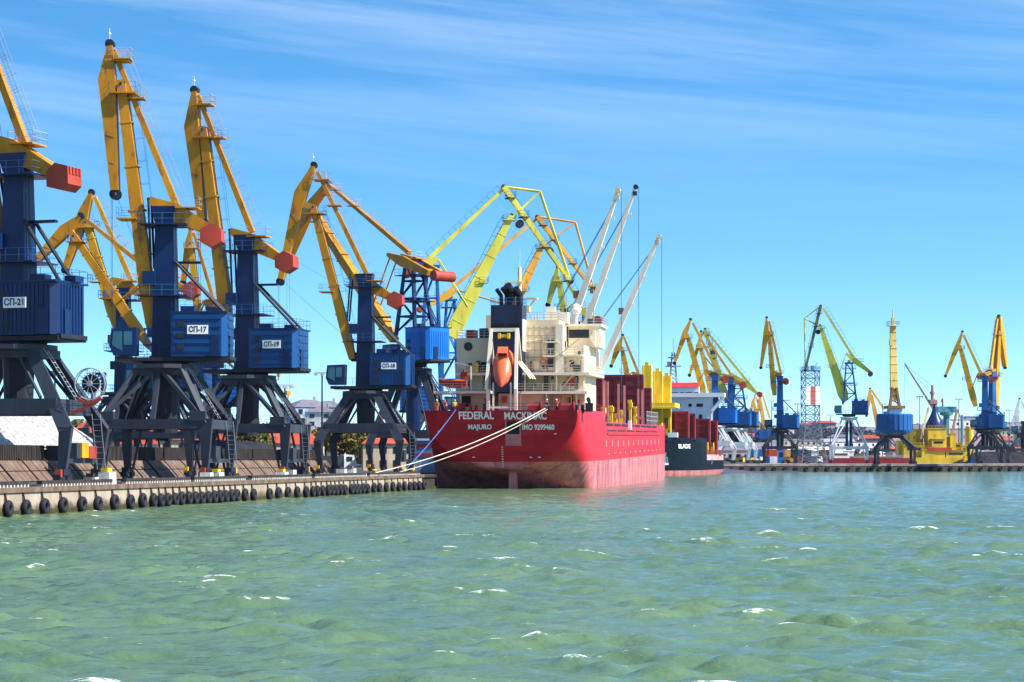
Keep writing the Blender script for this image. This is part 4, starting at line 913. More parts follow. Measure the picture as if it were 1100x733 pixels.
# ------------------------------------------------------------------ ships
def hull_mat(name, top, boot, zline, streak, spec=.22):
    m, n, l, b = newmat(name)
    tcn = n.new('ShaderNodeTexCoord'); sx = n.new('ShaderNodeSeparateXYZ'); l.new(tcn.outputs['Object'], sx.inputs[0])
    mp = n.new('ShaderNodeMapping'); mp.inputs['Scale'].default_value = (1, 1, .28); l.new(tcn.outputs['Object'], mp.inputs[0])
    a = n.new('ShaderNodeTexNoise'); a.inputs['Scale'].default_value = .45; a.inputs['Detail'].default_value = 9; a.inputs['Roughness'].default_value = .62; l.new(mp.outputs[0], a.inputs['Vector'])
    mp3 = n.new('ShaderNodeMapping'); mp3.inputs['Scale'].default_value = (.25, .25, 1.2); l.new(tcn.outputs['Object'], mp3.inputs[0])
    a3 = n.new('ShaderNodeTexNoise'); a3.inputs['Scale'].default_value = .5; a3.inputs['Detail'].default_value = 5; l.new(mp3.outputs[0], a3.inputs['Vector'])
    def ramp(c0, c1, p0, p1, src):
        r = n.new('ShaderNodeValToRGB'); r.color_ramp.elements[0].position = p0; r.color_ramp.elements[1].position = p1
        r.color_ramp.elements[0].color = (*c0, 1); r.color_ramp.elements[1].color = (*c1, 1); l.new(src, r.inputs[0]); return r.outputs[0]
    t_ = ramp([c * .72 for c in top], [min(1, c * 1.16) for c in top], .32, .7, a3.outputs[0])
    b_ = ramp([c * .45 for c in boot], [min(1, c * 1.3) for c in boot], .34, .60, a.outputs[0])
    # scuffs and pale streaks on the boot topping
    a2 = n.new('ShaderNodeTexNoise'); a2.inputs['Scale'].default_value = 1.7; a2.inputs['Detail'].default_value = 10; a2.inputs['Roughness'].default_value = .7; l.new(mp.outputs[0], a2.inputs['Vector'])
    k = n.new('ShaderNodeMapRange'); k.inputs[1].default_value = .56; k.inputs[2].default_value = .70; k.inputs[4].default_value = .75; l.new(a2.outputs[0], k.inputs[0])
    x = n.new('ShaderNodeMix'); x.data_type = 'RGBA'; l.new(k.outputs[0], x.inputs[0]); l.new(b_, x.inputs[6]); x.inputs[7].default_value = (*streak, 1)
    # plate seams
    br = n.new('ShaderNodeTexBrick'); br.inputs['Scale'].default_value = 1; br.inputs['Mortar Size'].default_value = .02; br.inputs['Brick Width'].default_value = 9; br.inputs['Row Height'].default_value = 2.4
    br.inputs['Color1'].default_value = (1, 1, 1, 1); br.inputs['Color2'].default_value = (.95, .95, .95, 1); br.inputs['Mortar'].default_value = (.60, .60, .60, 1)
    cmb_ = n.new('ShaderNodeCombineXYZ'); l.new(sx.outputs[0], cmb_.inputs[0]); l.new(sx.outputs[2], cmb_.inputs[1]); l.new(cmb_.outputs[0], br.inputs['Vector'])
    # wavy paint line
    ad = n.new('ShaderNodeMath'); ad.operation = 'MULTIPLY_ADD'; l.new(a2.outputs[0], ad.inputs[0]); ad.inputs[1].default_value = .10; l.new(sx.outputs[2], ad.inputs[2])
    g = n.new('ShaderNodeMath'); g.operation = 'GREATER_THAN'; l.new(ad.outputs[0], g.inputs[0]); g.inputs[1].default_value = zline
    y = n.new('ShaderNodeMix'); y.data_type = 'RGBA'; l.new(g.outputs[0], y.inputs[0]); l.new(x.outputs[2], y.inputs[6]); l.new(t_, y.inputs[7])
    # rust runs
    a4 = n.new('ShaderNodeTexNoise'); a4.inputs['Scale'].default_value = .9; a4.inputs['Detail'].default_value = 7; mp4 = n.new('ShaderNodeMapping'); mp4.inputs['Scale'].default_value = (1, 1, .12); l.new(tcn.outputs['Object'], mp4.inputs[0]); l.new(mp4.outputs[0], a4.inputs['Vector'])
    k4 = n.new('ShaderNodeMapRange'); k4.inputs[1].default_value = .57; k4.inputs[2].default_value = .70; k4.inputs[4].default_value = .6; l.new(a4.outputs[0], k4.inputs[0])
    z = n.new('ShaderNodeMix'); z.data_type = 'RGBA'; l.new(k4.outputs[0], z.inputs[0]); l.new(y.outputs[2], z.inputs[6]); z.inputs[7].default_value = (top[0] * .5 + .006, top[1] * .5 + .004, top[2] * .5 + .004, 1)
    q = n.new('ShaderNodeMix'); q.data_type = 'RGBA'; q.blend_type = 'MULTIPLY'; q.inputs[0].default_value = 1; l.new(z.outputs[2], q.inputs[6]); l.new(br.outputs[0], q.inputs[7])
    l.new(q.outputs[2], b.inputs['Base Color']); b.inputs['Roughness'].default_value = .45; b.inputs['Specular IOR Level'].default_value = spec
    MATS[name] = m
hull_mat('hull_red', (0.53, 0.013, 0.026), (0.52, 0.155, 0.165), 3.75, (0.70, 0.42, 0.42))
hull_mat('hull_black', (0.0025, 0.005, 0.010), (0.36, 0.13, 0.13), 1.3, (0.45, 0.25, 0.25), .06)

def ship_frame(name, px, Y, ang, pitch, label, group=None):
    o = empty(name, W(px, HY, Y), 0, label, 'ship', 'cargo ships moored at the quay'); o.location.z = 0
    o.rotation_euler = (0, -pitch, pi / 2 - R(ang))
    bpy.context.view_layer.update()
    return o, o.matrix_world.inverted()
def loft(st, nz=18):
    """st: list of (x, keel z, deck z, half breadth, n, m); returns a closed shell"""
    mb = MB(); ring = 2 * nz - 1
    for (x, zk, zd, b, n_, m_) in st:
        half = []
        for j in range(nz):
            tau = (j / (nz - 1)) ** 1.35; z = zk + (zd - zk) * tau
            half.append((b * max(0, 1 - (1 - tau) ** n_) ** (1 / m_), z))
        half[0] = (0.0, zk)
        row = [(x, -y, z) for y, z in half[::-1]] + [(x, y, z) for y, z in half[1:]]
        mb.v += row
    for i in range(len(st) - 1):
        for j in range(ring - 1):
            a = i * ring + j; mb.f.append((a, a + 1, a + ring + 1, a + ring))
        mb.f.append((i * ring, (i + 1) * ring, (i + 1) * ring + ring - 1, i * ring + ring - 1))
    mb.f.append(tuple(range(ring))[::-1]); e = (len(st) - 1) * ring; mb.f.append(tuple(range(e, e + ring)))
    return mb
def red_ship():
    root, MI = ship_frame('cargo_ship', 540, 306, 8.2, .0105, 'large red cargo ship moored stern first with cream superstructure and navy funnel')
    ZP, ZM = 10.75, 9.25         # poop bulwark top, main deck bulwark top
    def KZ(x): return 2.95 - .26 * x if x < 5 else max(-4.6, 1.65 - .55 * (x - 5) - .03 * (x - 5) ** 2)
    st = []
    for x in (0, 1.5, 3, 5, 7.5, 10, 13, 16, 20, 23.0, 23.02, 26, 30, 36, 44, 54, 70, 95, 120, 134, 145, 155, 164, 172, 178, 181):
        zd = ZP if x < 23.01 else ZM
        b = 10.5 + 1.25 * min(1, x / 16)
        if x > 128: b = 11.75 * sqrt(max(0, 1 - ((x - 128) / 54) ** 2.2)) + .05
        n_ = 2.3 + 13.7 * min(1, x / 18) ** .9
        m_ = 1.75 + .5 * min(1, x / 40)
        st.append((x, KZ(x), zd, b, n_, m_))
    rk = lambda x, z: -max(0, z - 2.95) / 7.8 * 1.6 * max(0, 1 - x / 16)
    mb = loft(st, 22); mb.v = [(x + rk(x, z), y, z) for x, y, z in mb.v]; hull = mb.build('hull', 'hull_red', root, smooth=True)
    for p in hull.data.polygons:
        if abs(p.normal.x) > .97 or p.normal.z > .9: p.use_smooth = False
    hull.data.materials.append(M('deck_red'))
    for p in hull.data.polygons:
        if p.normal.z > .9: p.material_index = 1
    # transom plate: sharp edge, a hair proud of the hull
    half = []
    for j in range(40):
        tau = (j / 39) ** 1.35; z = 2.95 + (ZP - 2.95) * tau; half.append((10.5 * max(0, 1 - (1 - tau) ** 2.3) ** (1 / 1.75), z))
    pl = [(-y, z) for y, z in half[::-1]] + [(y, z) for y, z in half[1:]]
    mb = MB(); mb.prism(pl, -.05, .03, plane='yz'); mb.v = [(x + rk(0, z), y, z) for x, y, z in mb.v]; mb.build('transom', 'hull_red', root)
    yl = lambda p: (551 - p) / 7.6
    zl = lambda p: 4 + (494 - p) / 7.6
    def T(p): return (540 - p) / 7.84
    def TZ(p): return (525 - p) / 7.84
    for body, a, b, c, d in (('FEDERAL', 494, 532, 442.5, 450.6), ('MACKINAC', 543.5, 589, 443, 451), ('MAJURO', 504, 529.5, 456, 461.3), ('IMO 9299460', 562.6, 597, 456.2, 462)):
        text('name_lettering', body, 'lettering', root, (-.058 + rk(0, TZ((c + d) / 2)), T((a + b) / 2), TZ((c + d) / 2)), (0, -1, 0), (-.205, 0, 1), (d - c) / 7.84, .004, (b - a) / 7.84)
    mb = MB(); mb.box((-.06, T(552.7), TZ(465)), (.06, 1.9, 3.1)); mb.v = [(x + rk(0, z), y, z) for x, y, z in mb.v]; po = mb.build('stern_pocket', 'black', root)
    mb = MB(); a, b, c, d = T(560.3), T(545), TZ(478), TZ(452)
    mb.box((-.10, a, (c + d) / 2), (.12, .16, d - c)); mb.box((-.10, b, (c + d) / 2), (.12, .16, d - c)); mb.box((-.10, (a + b) / 2, c), (.13, b - a + .3, .16)); mb.prism([(-.09, c + .1), (-.09, c + 1.5), (-.12, c + .1)], a + .1, b - .1); mb.v = [(x + rk(0, z), y, z) for x, y, z in mb.v]; mb.build('pocket_frame', 'pink_trim', po)
    mb = MB()
    for k in range(9): mb.box((-.06, T(540.3), TZ(480 + k * 2.6)), (.03, .22, .10))
    for p_, q_ in ((472, 463), (509, 491), (571, 491), (598, 466), (580, 503 - 12)): mb.box((-.06, T(p_), TZ(q_)), (.03, .35, .12))
    mb.v = [(x + rk(0, z), y, z) for x, y, z in mb.v]
    mb.build('draft_marks', 'sign_white', root)
    mb = MB(); mb.prism([(2.6, -4), (5.2, -4), (5.0, 1.6), (4.6, 2.2), (2.9, 2.2), (2.7, 1.4)], -1.35, -.45); mb.prism([(3.0, 2.0), (4.4, 2.0), (4.4, 3.8), (3.0, 3.8)], -1.2, -.6); mb.build('rudder', 'pink_trim', root)
    # rubbing band and freeing slots on the starboard side
    mb = MB()
    for x0, x1, z in ((10, 125, 7.55),): mb.box(((x0 + x1) / 2 + 8, -11.8, z), (x1 - x0 - 16, .22, .28))
    mb.build('rubbing_band', 'hull_red', hull)
    mb = MB()
    for x0 in range(25, 118, 12): mb.box((x0 + 5, -11.78, 8.95), (9.6, .12, .34)); 
    for x0 in range(27, 118, 16): mb.box((x0 + 6, -11.78, 8.05), (13, .12, .16))
    mb.build('freeing_slots', 'black', hull)
    mb = MB()
    for x in range(24, 126, 9):
        mb.box((x + .5, -11.80, 6.1), (.12, .08, .9)); mb.box((x + 4, -11.80, 4.6), (.3, .08, .2))
    mb.build('side_marks', 'sign_white', hull)
    def blk(name, x0, x1, y0, y1, z0, z1, mat='ship_cream', par=root):
        mb = MB(); mb.box(((x0 + x1) / 2, (y0 + y1) / 2, (z0 + z1) / 2), (x1 - x0, abs(y1 - y0), z1 - z0)); return mb.build(name, mat, par)
    dh = blk('deckhouse', 12, 27, 8.2, -10, ZM - .5, 16.0)
    blk('lower_aft_house', 8.2, 12, 1.8, -4.2, ZP - .8, 13.2, 'ship_cream', dh); blk('lower_aft_house', 9.2, 12, 7.8, 3.2, ZP - .8, 13.2, 'ship_cream', dh)
    # decks with railings
    for nm, x0, x1, y0, y1, z in (('boat_deck', 4.5, 12, yl(472), yl(533), 13.35), ('boat_deck', 6.5, 12, yl(558), yl(634), 13.30), ('upper_deck', 8.5, 27.3, yl(490), yl(530), 15.98), ('upper_deck', 7.2, 27.3, yl(560), yl(636), 15.95)):
        d = blk(nm, x0, x1, y0, y1, z - .18, z + .18, 'ship_white')
        mb = MB(); mb.rail([(x0 + .1, y0, z + .18), (x0 + .1, y1, z + .18), (x1 if y1 < 0 else x0 + .1, y1, z + .18)], 1.05, .04, 1.3); mb.build('railing', 'rail_cream', d)
    for y in (yl(475), yl(500), yl(528), yl(562), yl(590), yl(622)): mb = MB(); mb.tube((5.3 if y > 0 else 7.2, y, ZP - .8), (5.3 if y > 0 else 7.2, y, 13.2), .14); mb.build('deck_pillar', 'ship_cream', dh)
    for y in (yl(566), yl(600), yl(629)): mb = MB(); mb.tube((8, y, 13.4), (8, y, 15.9), .12); mb.build('deck_pillar', 'ship_cream', dh)
    lb = blk('accommodation_block', 9.6, 24, yl(490.5), yl(545), 16.15, zl(364)); 
    mb = MB(); z = zl(364); mb.rail([(9.7, yl(530), z), (9.7, yl(490.5), z), (24, yl(490.5), z)], 1.1, .04, 1.2); mb.build('railing', 'rail_cream', lb)
    blk('locker', 12, 15, yl(498), yl(507), z, z + 1.3, 'deck_red', lb); blk('locker', 12, 15, yl(512), yl(524), z, z + 1.5, 'portal_grey', lb); blk('vent_house', 13, 17, yl(518), yl(530), z, z + 3.4, 'ship_cream', lb)
    cs_ = blk('engine_casing', 10, 21, yl(561), yl(601), 16.15, zl(345)); z = zl(345)
    mb = MB()
    for k in range(1, 7): mb.box((9.97, (yl(561) + yl(601)) / 2, 16.2 + k * 1.05), (.05, 5.1, .06))
    for k in range(1, 6): mb.box((9.965, yl(561) - k * .88, 19.6), (.05, .05, 6.6))
    mb.build('panel_seams', 'wall_seam', cs_)
    mb = MB(); mb.rail([(10.1, yl(562), z), (10.1, yl(600), z), (21, yl(600), z)], 1.1, .04, 1.0, bars=3); mb.build('railing', 'rail_white', cs_)
    sb = blk('starboard_block', 11, 27, yl(601), yl(627), 16.15, zl(372)); 
    for zz in (18.55,):
        d = blk('side_balcony', 9.0, 11, yl(601), yl(627), zz - .12, zz + .12, 'ship_white', sb)
        mb = MB(); mb.rail([(9.1, yl(601), zz + .1), (9.1, yl(627), zz + .1), (11, yl(627), zz + .1)], 1.05, .04, 1.1); mb.build('railing', 'rail_cream', sb)
    blk('stair_tower', 9.0, 11.2, yl(598), yl(606), 16.15, zl(350), 'ship_white', sb)
    wh = blk('wheelhouse', 19, 27.2, yl(603), yl(637), zl(372) + .05, zl(349), 'ship_white'); 
    wr = blk('wheelhouse_roof', 18.4, 27.8, yl(601), yl(640), zl(349), zl(349) + .35, 'ship_white', wh)
    mb = MB(); zz = zl(349) + .35; mb.rail([(18.5, yl(601), zz), (18.5, yl(640), zz), (27.7, yl(640), zz)], 1.1, .04, 1.1); mb.build('railing', 'rail_white', wh)
    mb = MB(); mb.box((18.97, yl(609), zl(357)), (.08, 1.5, 1.2)); mb.box((18.97, yl(620), zl(357)), (.08, 1.5, 1.2)); mb.build('window', 'window_dark', wh)
    mb = MB(); mb.box((17.8, yl(633), zl(362)), (1.2, .3, 2.2)); mb.lathe([(.9, 0), (.9, .25)], 16, Matrix.Translation((18.6, yl(634), zl(362))) @ Matrix.Rotation(pi / 2, 4, 'Y')); mb.build('vent_cowl', 'ship_white', wh)
    # windows, doors and gear on the aft faces
    def win(px0, py0, w_, h_, x, par, mat='window_dark', nm='window'):
        mb = MB(); mb.box((x - .03, yl(px0), zl(py0)), (.08, w_, h_)); return mb.build(nm, mat, par)
    for p_, q_, w_, h_, x, par in ((500, 412, .5, .5, 12, dh), (519, 411, .6, 2.0, 12, dh), (585, 412, .6, 2.0, 12, dh), (572, 414, .45, .45, 12, dh), (605, 413, .45, .45, 12, dh), (618, 412, .6, 2.0, 12, dh),
                                   (505, 393, .5, .5, 9.6, lb), (520, 395, 2.2, 1.4, 9.6, lb), (572, 391, .55, .55, 10, cs_), (592, 371, .9, 1.3, 10, cs_), (592, 380, .8, .8, 10, cs_), (608, 371, .6, .9, 11, sb), (614, 392, .6, 1.0, 11, sb), (622, 380, .4, .4, 11, sb), (592, 391, .8, 1.3, 10, cs_), (566, 432, .7, 2.0, 12, dh), (612, 433, .7, 2.0, 12, dh), (500, 432, 1.6, 1.5, 9.2, dh)): win(p_, q_, w_, h_, x, par)
    mb = MB(); mb.lathe([(.45, -.12), (.62, 0), (.45, .12)], 14, Matrix.Translation((9.5, yl(503), zl(373))) @ Matrix.Rotation(pi / 2, 4, 'Y')); mb.build('vent_cowl', 'portal_grey', lb)
    for p_, q_ in ((584, 390), (498, 402 - 3)):
        mb = MB(); c = Vector((9.85, yl(p_), zl(q_)))
        for i in range(12): mb.tube(c + Vector((0, .36 * cos(i * pi / 6), .36 * sin(i * pi / 6))), c + Vector((0, .36 * cos((i + 1) * pi / 6), .36 * sin((i + 1) * pi / 6))), .09)
        mb.build('lifebuoy', 'lifeboat_orange', root)
    blk('yellow_locker', 8.6, 9.4, yl(509), yl(515), 16.2, 17.6, 'ship_yellow', root)
    mb = MB()
    for a, b in (((602, 401), (622, 386)), ((603, 421), (618, 404)), ((600, 385), (624, 366))): mb.ladder((8.4, yl(a[0]), zl(a[1])), (8.4, yl(b[0]), zl(b[1])), .7, (1, 0, 0), r=.05)
    mb.build('stair_ladder', 'rail_cream', root)
    rr = random.Random(21)
    for i in range(46):                                    # pipes, boxes, lamps and doors on the aft faces
        px = rr.uniform(492, 626); lev = rr.choice([(439, 425), (421, 405), (401, 368), (401, 388)])
        if 526 < px < 563 and lev[1] < 400: continue
        xx = 12 if lev[0] > 402 else (9.6 if px < 545 else 10 if px < 601 else 11)
        if lev[0] > 430: xx = 8.2 if 537 < px < 583 else 12
        y = yl(px); zb_ = zl(lev[0]); zt_ = zl(lev[1]); kk = rr.random()
        mb = MB()
        if kk < .3: mb.tube((xx - .12, y, zb_), (xx - .12, y, zt_), rr.uniform(.05, .10), n=6); mb.build('pipe', rr.choice(['ship_white', 'rail_cream', 'deck_red']), root)
        elif kk < .55: h_ = rr.uniform(.5, 1.2); zc_ = zb_ + rr.uniform(.3, 1.3); mb.box((xx - .25, y, zc_), (.5, rr.uniform(.5, 1.2), h_)); mb.build('locker', rr.choice(['ship_white', 'portal_grey', 'cw_red', 'mast_buff']), root)
        elif kk < .7: mb.box((xx - .2, y, zt_ - .25), (.35, .35, .25)); mb.tube((xx - .2, y, zt_ - .3), (xx, y, zt_), .05); mb.build('lamp', 'portal_grey', root)
        elif kk < .85: mb.box((xx - .03, y, zb_ + 1.0), (.08, .75, 1.9)); mb.box((xx - .08, y + .28, zb_ + 1.0), (.06, .08, .14)); mb.build('door', rr.choice(['mast_buff', 'ship_white', 'window_dark']), root)
        else: mb.lathe([(.30, -.05), (.38, 0), (.30, .06)], 14, Matrix.Translation((xx - .05, y, (zb_ + zt_) / 2)) @ Matrix.Rotation(pi / 2, 4, 'Y')); mb.build('porthole', 'window_dark', root)
    for pa, z_ in ((566, 400), (566, 384), (566, 368)):
        mb = MB(); mb.tube((9.9, yl(pa), zl(z_)), (9.9, yl(599), zl(z_ - rr.uniform(0, 6))), .06); mb.build('pipe', 'rail_cream', root)
    # upper decks on the casing, with rails
    for a_, b_, z_ in ((585, 601, 384), (585, 601, 369)):
        d = blk('casing_balcony', 8.6, 10, yl(a_), yl(b_), zl(z_) - .1, zl(z_) + .1, 'ship_white')
        mb = MB(); mb.rail([(8.7, yl(a_), zl(z_)), (8.7, yl(b_), zl(z_))], 1.05, .04, 1.0); mb.build('railing', 'rail_cream', d)
    # funnel
    ylu = lambda q: (548.5 - q) / 7.68
    fx0, fx1, y0, y1 = 6.8, 11.4, ylu(528), ylu(562)
    fn = blk('funnel', fx0, fx1, y0, y1, 13.4, zl(330), 'funnel_navy'); z = zl(330)
    for pa, pb in ((531, 543), (548, 559)): 
        mb = MB(); mb.box((fx0 - .03, ylu((pa + pb) / 2), zl(354.5)), (.08, (pb - pa) / 7.6, 1.25))
        for k in range(5): mb.box((fx0 - .07, ylu((pa + pb) / 2), zl(354.5) - .5 + k * .25), (.08, (pb - pa) / 7.6, .06))
        mb.build('louvre', 'black', fn)
    mb = MB(); mb.box(((fx0 + fx1) / 2, y1 - .05, (zl(345) + zl(379)) / 2), (fx1 - fx0 - .1, .12, zl(345) - zl(379))); wp = mb.build('white_side_panel', 'ship_white', fn)
    mb = MB(); mb.rail([(fx0, y0, z), (fx0, y1, z), (fx1, y1, z), (fx1, y0, z), (fx0, y0, z)], 1.0, .035, 1.1, bars=2); mb.build('railing', 'rail_blue', fn)
    for p_, r_, h_ in ((537, .28, 1.5), (548, .62, 2.0), (542.5, .25, 1.7), (557, .5, 1.6)):
        mb = MB(); yy = ylu(p_); mb.tube((9, yy, z - .1), (9, yy, z + h_), r_, n=12); mb.tube((9, yy, z + h_ - .1), (8.2, yy + .5, z + h_ + .75), r_ * 1.05, r_ * 1.1, n=12); mb.build('exhaust_pipe', 'black', fn)
    # masts and aerials
    mb = MB(); yy = yl(552); mb.tube((16, yy, 22), (16, yy, 31.5), .42, .25, 8); mb.box((16, yy, 27), (1.2, 5.2, .25)); mb.box((15.6, yy + .8, 29.3), (.35, 2.6, .3)); mb.box((16, yy - .6, 25.5), (1.6, 1.8, 1.0)); mb.tube((16, yy, 31), (16, yy, 34), .06)
    mb.tube((16, yy + 2.3, 27), (16, yy + .2, 24), .12); mb.tube((16, yy - 2.3, 27), (16, yy - .2, 24), .12); mb.build('radar_mast', 'mast_buff', root)
    mb = MB(); yy = yl(609); mb.tube((22, yy, zl(349)), (22, yy, zl(334)), .25); mb.lathe([(.1, -.75), (.6, -.6), (.85, 0), (.6, .62), (.1, .85)], 14, Matrix.Translation((22, yy, zl(329)))); mb.build('radome', 'sign_white', root, smooth=False)
    mb = MB(); yy = yl(592); mb.box((18, yy, zl(340)), (2.5, 3.2, 1.6)); mb.box((18, yy + .9, zl(332)), (1.2, 1.2, 1.2)); mb.build('upper_locker', 'ship_white', root)
    mb = MB()
    for p_, h_ in ((575, 3.0), (582, 2.2), (616, 4.5), (622, 3.0), (630, 5), (600, 4.2)): mb.tube((20, yl(p_), zl(346)), (20, yl(p_), zl(346) + h_), .07, n=4)
    for p_ in (568, 571, 574, 577): mb.tube((14, yl(p_), zl(345)), (14, yl(p_), zl(338)), .1, n=5)
    mb.build('aerials', 'rail_white', root)
    mb = MB(); mb.box((22, yl(598), zl(336)), (.6, .6, 2.2)); mb.box((22, yl(626), zl(343)), (1, 1.4, 1.0)); mb.tube((21, yl(627), zl(346)), (21, yl(627), zl(340)), .3); mb.build('signal_lamps', 'portal_grey', root)
    ylf = lambda q: (545.5 - q) / 7.75
    # free fall lifeboat frame
    mb = MB()
    for p_ in (527.5, 557.5):
        y = ylf(p_); mb.beam((2.0, ylf(p_ + (-2 if p_ < 540 else 0)), 13.6), (4.0, ylf(p_ + (1.5 if p_ < 540 else -1)), zl(357)), .42, .6, side=(0, 1, 0)); mb.beam((2.2, y, ZP - .8), (2.0, y, 13.7), .42, .55, side=(0, 1, 0)); mb.beam((9.5, y, 13.4), (4.0, y, zl(357)), .3, .4, side=(0, 1, 0))
    mb.beam((4.0, ylf(526), zl(357.5)), (4.0, ylf(558.5), zl(357.5)), .5, .5); mb.beam((2.1, ylf(527), 10.3 + .9), (2.1, ylf(557), 10.3 + .9), .3, .3); mb.beam((2.0, ylf(533), ZP - .7), (2.2, ylf(533), 14.6), .22, .22); mb.beam((2.0, ylf(552), ZP - .7), (2.2, ylf(552), 14.6), .22, .22)
    for dx in (0, .5, 1.0): mb.beam((3.2 + dx, ylf(557 + dx * 4), 17.6), (5.2 + dx, ylf(570 + dx * 4), 15.2), .16, .16)
    mb.build('lifeboat_frame', 'ship_white', root)
    mb = MB(); mb.box((3.7, ylf(543), zl(364)), (.5, 1.7, .42)); mb.box((3.65, ylf(538), zl(364)), (.55, .35, .75)); mb.box((3.65, ylf(548), zl(364)), (.55, .35, .75)); mb.build('hook_beam', 'ship_yellow', root)
    # mooring gear on the poop
    for p_, k in ((486, 0), (505, 1), (518, 2), (572, 0), (583, 1), (597, 2), (609, 0), (621, 1), (632, 2)):
        mb = MB(); y = T(p_); x = random.uniform(1.2, 4.5); z0 = ZP
        if k == 0: mb.tube((x, y - .9, z0 + .5), (x, y + .9, z0 + .5), .55, n=12); mb.box((x, y, z0 + .1), (1.2, 2.0, .6)); mb.tube((x, y - .95, z0 + .5), (x, y - .85, z0 + .5), .75, n=14)
        elif k == 1: mb.tube((x, y - .4, z0 - .3), (x, y - .4, z0 + .8), .25, n=10); mb.tube((x, y + .4, z0 - .3), (x, y + .4, z0 + .8), .25, n=10); mb.box((x, y, z0), (.9, 1.7, .2))
        else: mb.box((x, y, z0 + .4), (1.1, 1.0, 1.2)); mb.tube((x, y, z0 + .8), (x, y, z0 + 1.5), .22, n=8); mb.tube((x, y + .1, z0 + 1.4), (x - .35, y + .1, z0 + 1.55), .3, n=8)
        mb.build(('mooring_winch', 'bitts', 'vent_post')[k], ('deck_red', 'dark_steel', 'deck_red')[(k + int(p_)) % 3], root)
    mb = MB(); mb.rail([(-1.35, T(459), ZP), (-1.35, T(622), ZP)], .95, .03, 1.5, bars=2); mb.rail([(-1.35, T(622), ZP), (22.8, -11.6, ZP)], .95, .03, 1.5, bars=2); mb.build('stern_railing', 'deck_red', root)
    mb = MB(); mb.box((7.9, yl(607), 11.6), (.1, .14, 2.6)); mb.box((7.9, yl(616), 11.6), (.1, .14, 2.6)); mb.box((7.9, yl(611.5), 12.8), (.1, 1.3, .14)); mb.box((7.9, yl(611.5), 11.3), (.1, 1.3, .14)); mb.build('yellow_gate', 'ship_yellow', root)
    # hatch covers folded upright, posts and deck gear
    def cover(x, y0, y1, z1):
        mb = MB()
        for dx in (0, 1.3):
            mb.box((x + dx, (y0 + y1) / 2, (9 + z1) / 2), (.9, abs(y1 - y0), z1 - 9))
            for k in range(6): mb.box((x + dx - .5, (y0 + y1) / 2, 10 + k * (z1 - 10.3) / 5), (.14, abs(y1 - y0), .25))
            for k in range(7): mb.box((x + dx - .5, y0 + (y1 - y0) * (k + .5) / 7, (9 + z1) / 2), (.12, .18, z1 - 9.2))
        mb.build('hatch_cover', 'hatch_maroon', root)
    cover(96, 3, -11.2, 18.2); cover(70, 6, -6.6, 17.0); cover(128, 3, -10.0, 16.5)
    mb = MB(); mb.box((90, 0, 9.2), (122, 18, 1.4)); mb.build('hatch_coaming', 'hatch_maroon', root)
    for x in (26, 31, 48, 58, 84, 92):
        mb = MB(); mb.beam((x, -11.3, 8.8), (x, -11.3, 15.4), .32, .3); mb.box((x, -11.2, 10.4), (.5, .5, .5)); mb.build('deck_stanchion', 'pink_trim', root)
    for x, h_ in ((33, 2.6), (45, 3.0), (63, 2.5), (78, 4.4), (88, 3.4), (52, 1.8)):
        mb = MB(); mb.box((x, -10.4, 9 + h_ / 2), (.8, .6, h_)); mb.box((x + .1, -10.6, 9 + h_ * .8), (1.2, .5, .8)); mb.build('hatch_gear', 'ship_yellow', root)
    for x, h_ in ((38, 2.2), (40, 1.2), (56, 2.0), (68, 2.4), (74, 1.6), (100, 2.0), (106, 1.6), (112, 2.2)):
        mb = MB(); mb.box((x, -10.2, 9 + h_ / 2), (1.6, .8, h_)); mb.tube((x + .8, -10.4, 9), (x + .8, -10.4, 9 + h_ + 1), .15); mb.build('deck_vent', 'dark_steel', root)
    mb = MB(); mb.rail([(98, -11.6, ZM), (124, -11.6, ZM)], 2.4, .05, 1.6); mb.build('side_railing', 'rail_white', root)
    mb = MB(); mb.box((61, -11.95, 9.0), (1.6, .5, 1.5)); mb.build('pilot_box', 'sign_white', root)
    # deck cranes
    def deck_crane(pxf, x, pyf, tip, az, par=root, mat='ship_white'):
        Yb = 306 + .99 * x; Bw = W(pxf, pyf, Yb); b = MI @ Bw; d = Vector((cos(R(az)), sin(R(az)), 0))
        k = (tip[0] - CX) / F; s = (k * Bw.y - Bw.x) / (d.x - k * d.y); P = Vector((Bw.x + s * d.x, Bw.y + s * d.y, 0)); P.z = H - (tip[1] - HY) / F * P.y
        t = MI @ P; dirv = (t - b).normalized(); lat = Vector((-dirv.y, dirv.x, 0)).normalized(); hz = Vector((dirv.x, dirv.y, 0)).normalized()
        mb = MB(); mb.tube((b.x, b.y, 8.5), (b.x, b.y, b.z - .4), 1.6, 1.6, 16); mb.tube((b.x, b.y, b.z - .5), (b.x, b.y, b.z - .05), 2.2, 2.2, 18); root_c = mb.build('deck_crane', mat, par)
        mb = MB(); rot = Matrix.Translation((b.x, b.y, 0)) @ Matrix.Rotation(atan2(hz.y, hz.x), 4, 'Z')
        mb.prism([(-1.9, b.z), (1.5, b.z), (1.5, b.z + 3.6), (.3, b.z + 6.4), (-1.5, b.z + 6.4), (-1.9, b.z + 3)], -1.5, 1.5, rot); mb.build('crane_housing', mat, root_c)
        mb = MB(); f0 = b + hz * 1.7 + Vector((0, 0, .5)); L_ = (t - f0); up = lat.cross(dirv)
        mb.beam(f0, f0 + L_ * .1, 1.4, .5, 1.1, 1.1, side=lat); mb.beam(f0 + L_ * .1, f0 + L_ * .55, 1.1, 1.1, .95, .95, side=lat); mb.beam(f0 + L_ * .55, t, .95, .95, .6, .55, side=lat)
        for q in (.3, .5, .7, .86): mb.box(f0 + L_ * q + up * .7, (.4, .4, .4))
        jb = mb.build('crane_jib', mat, root_c)
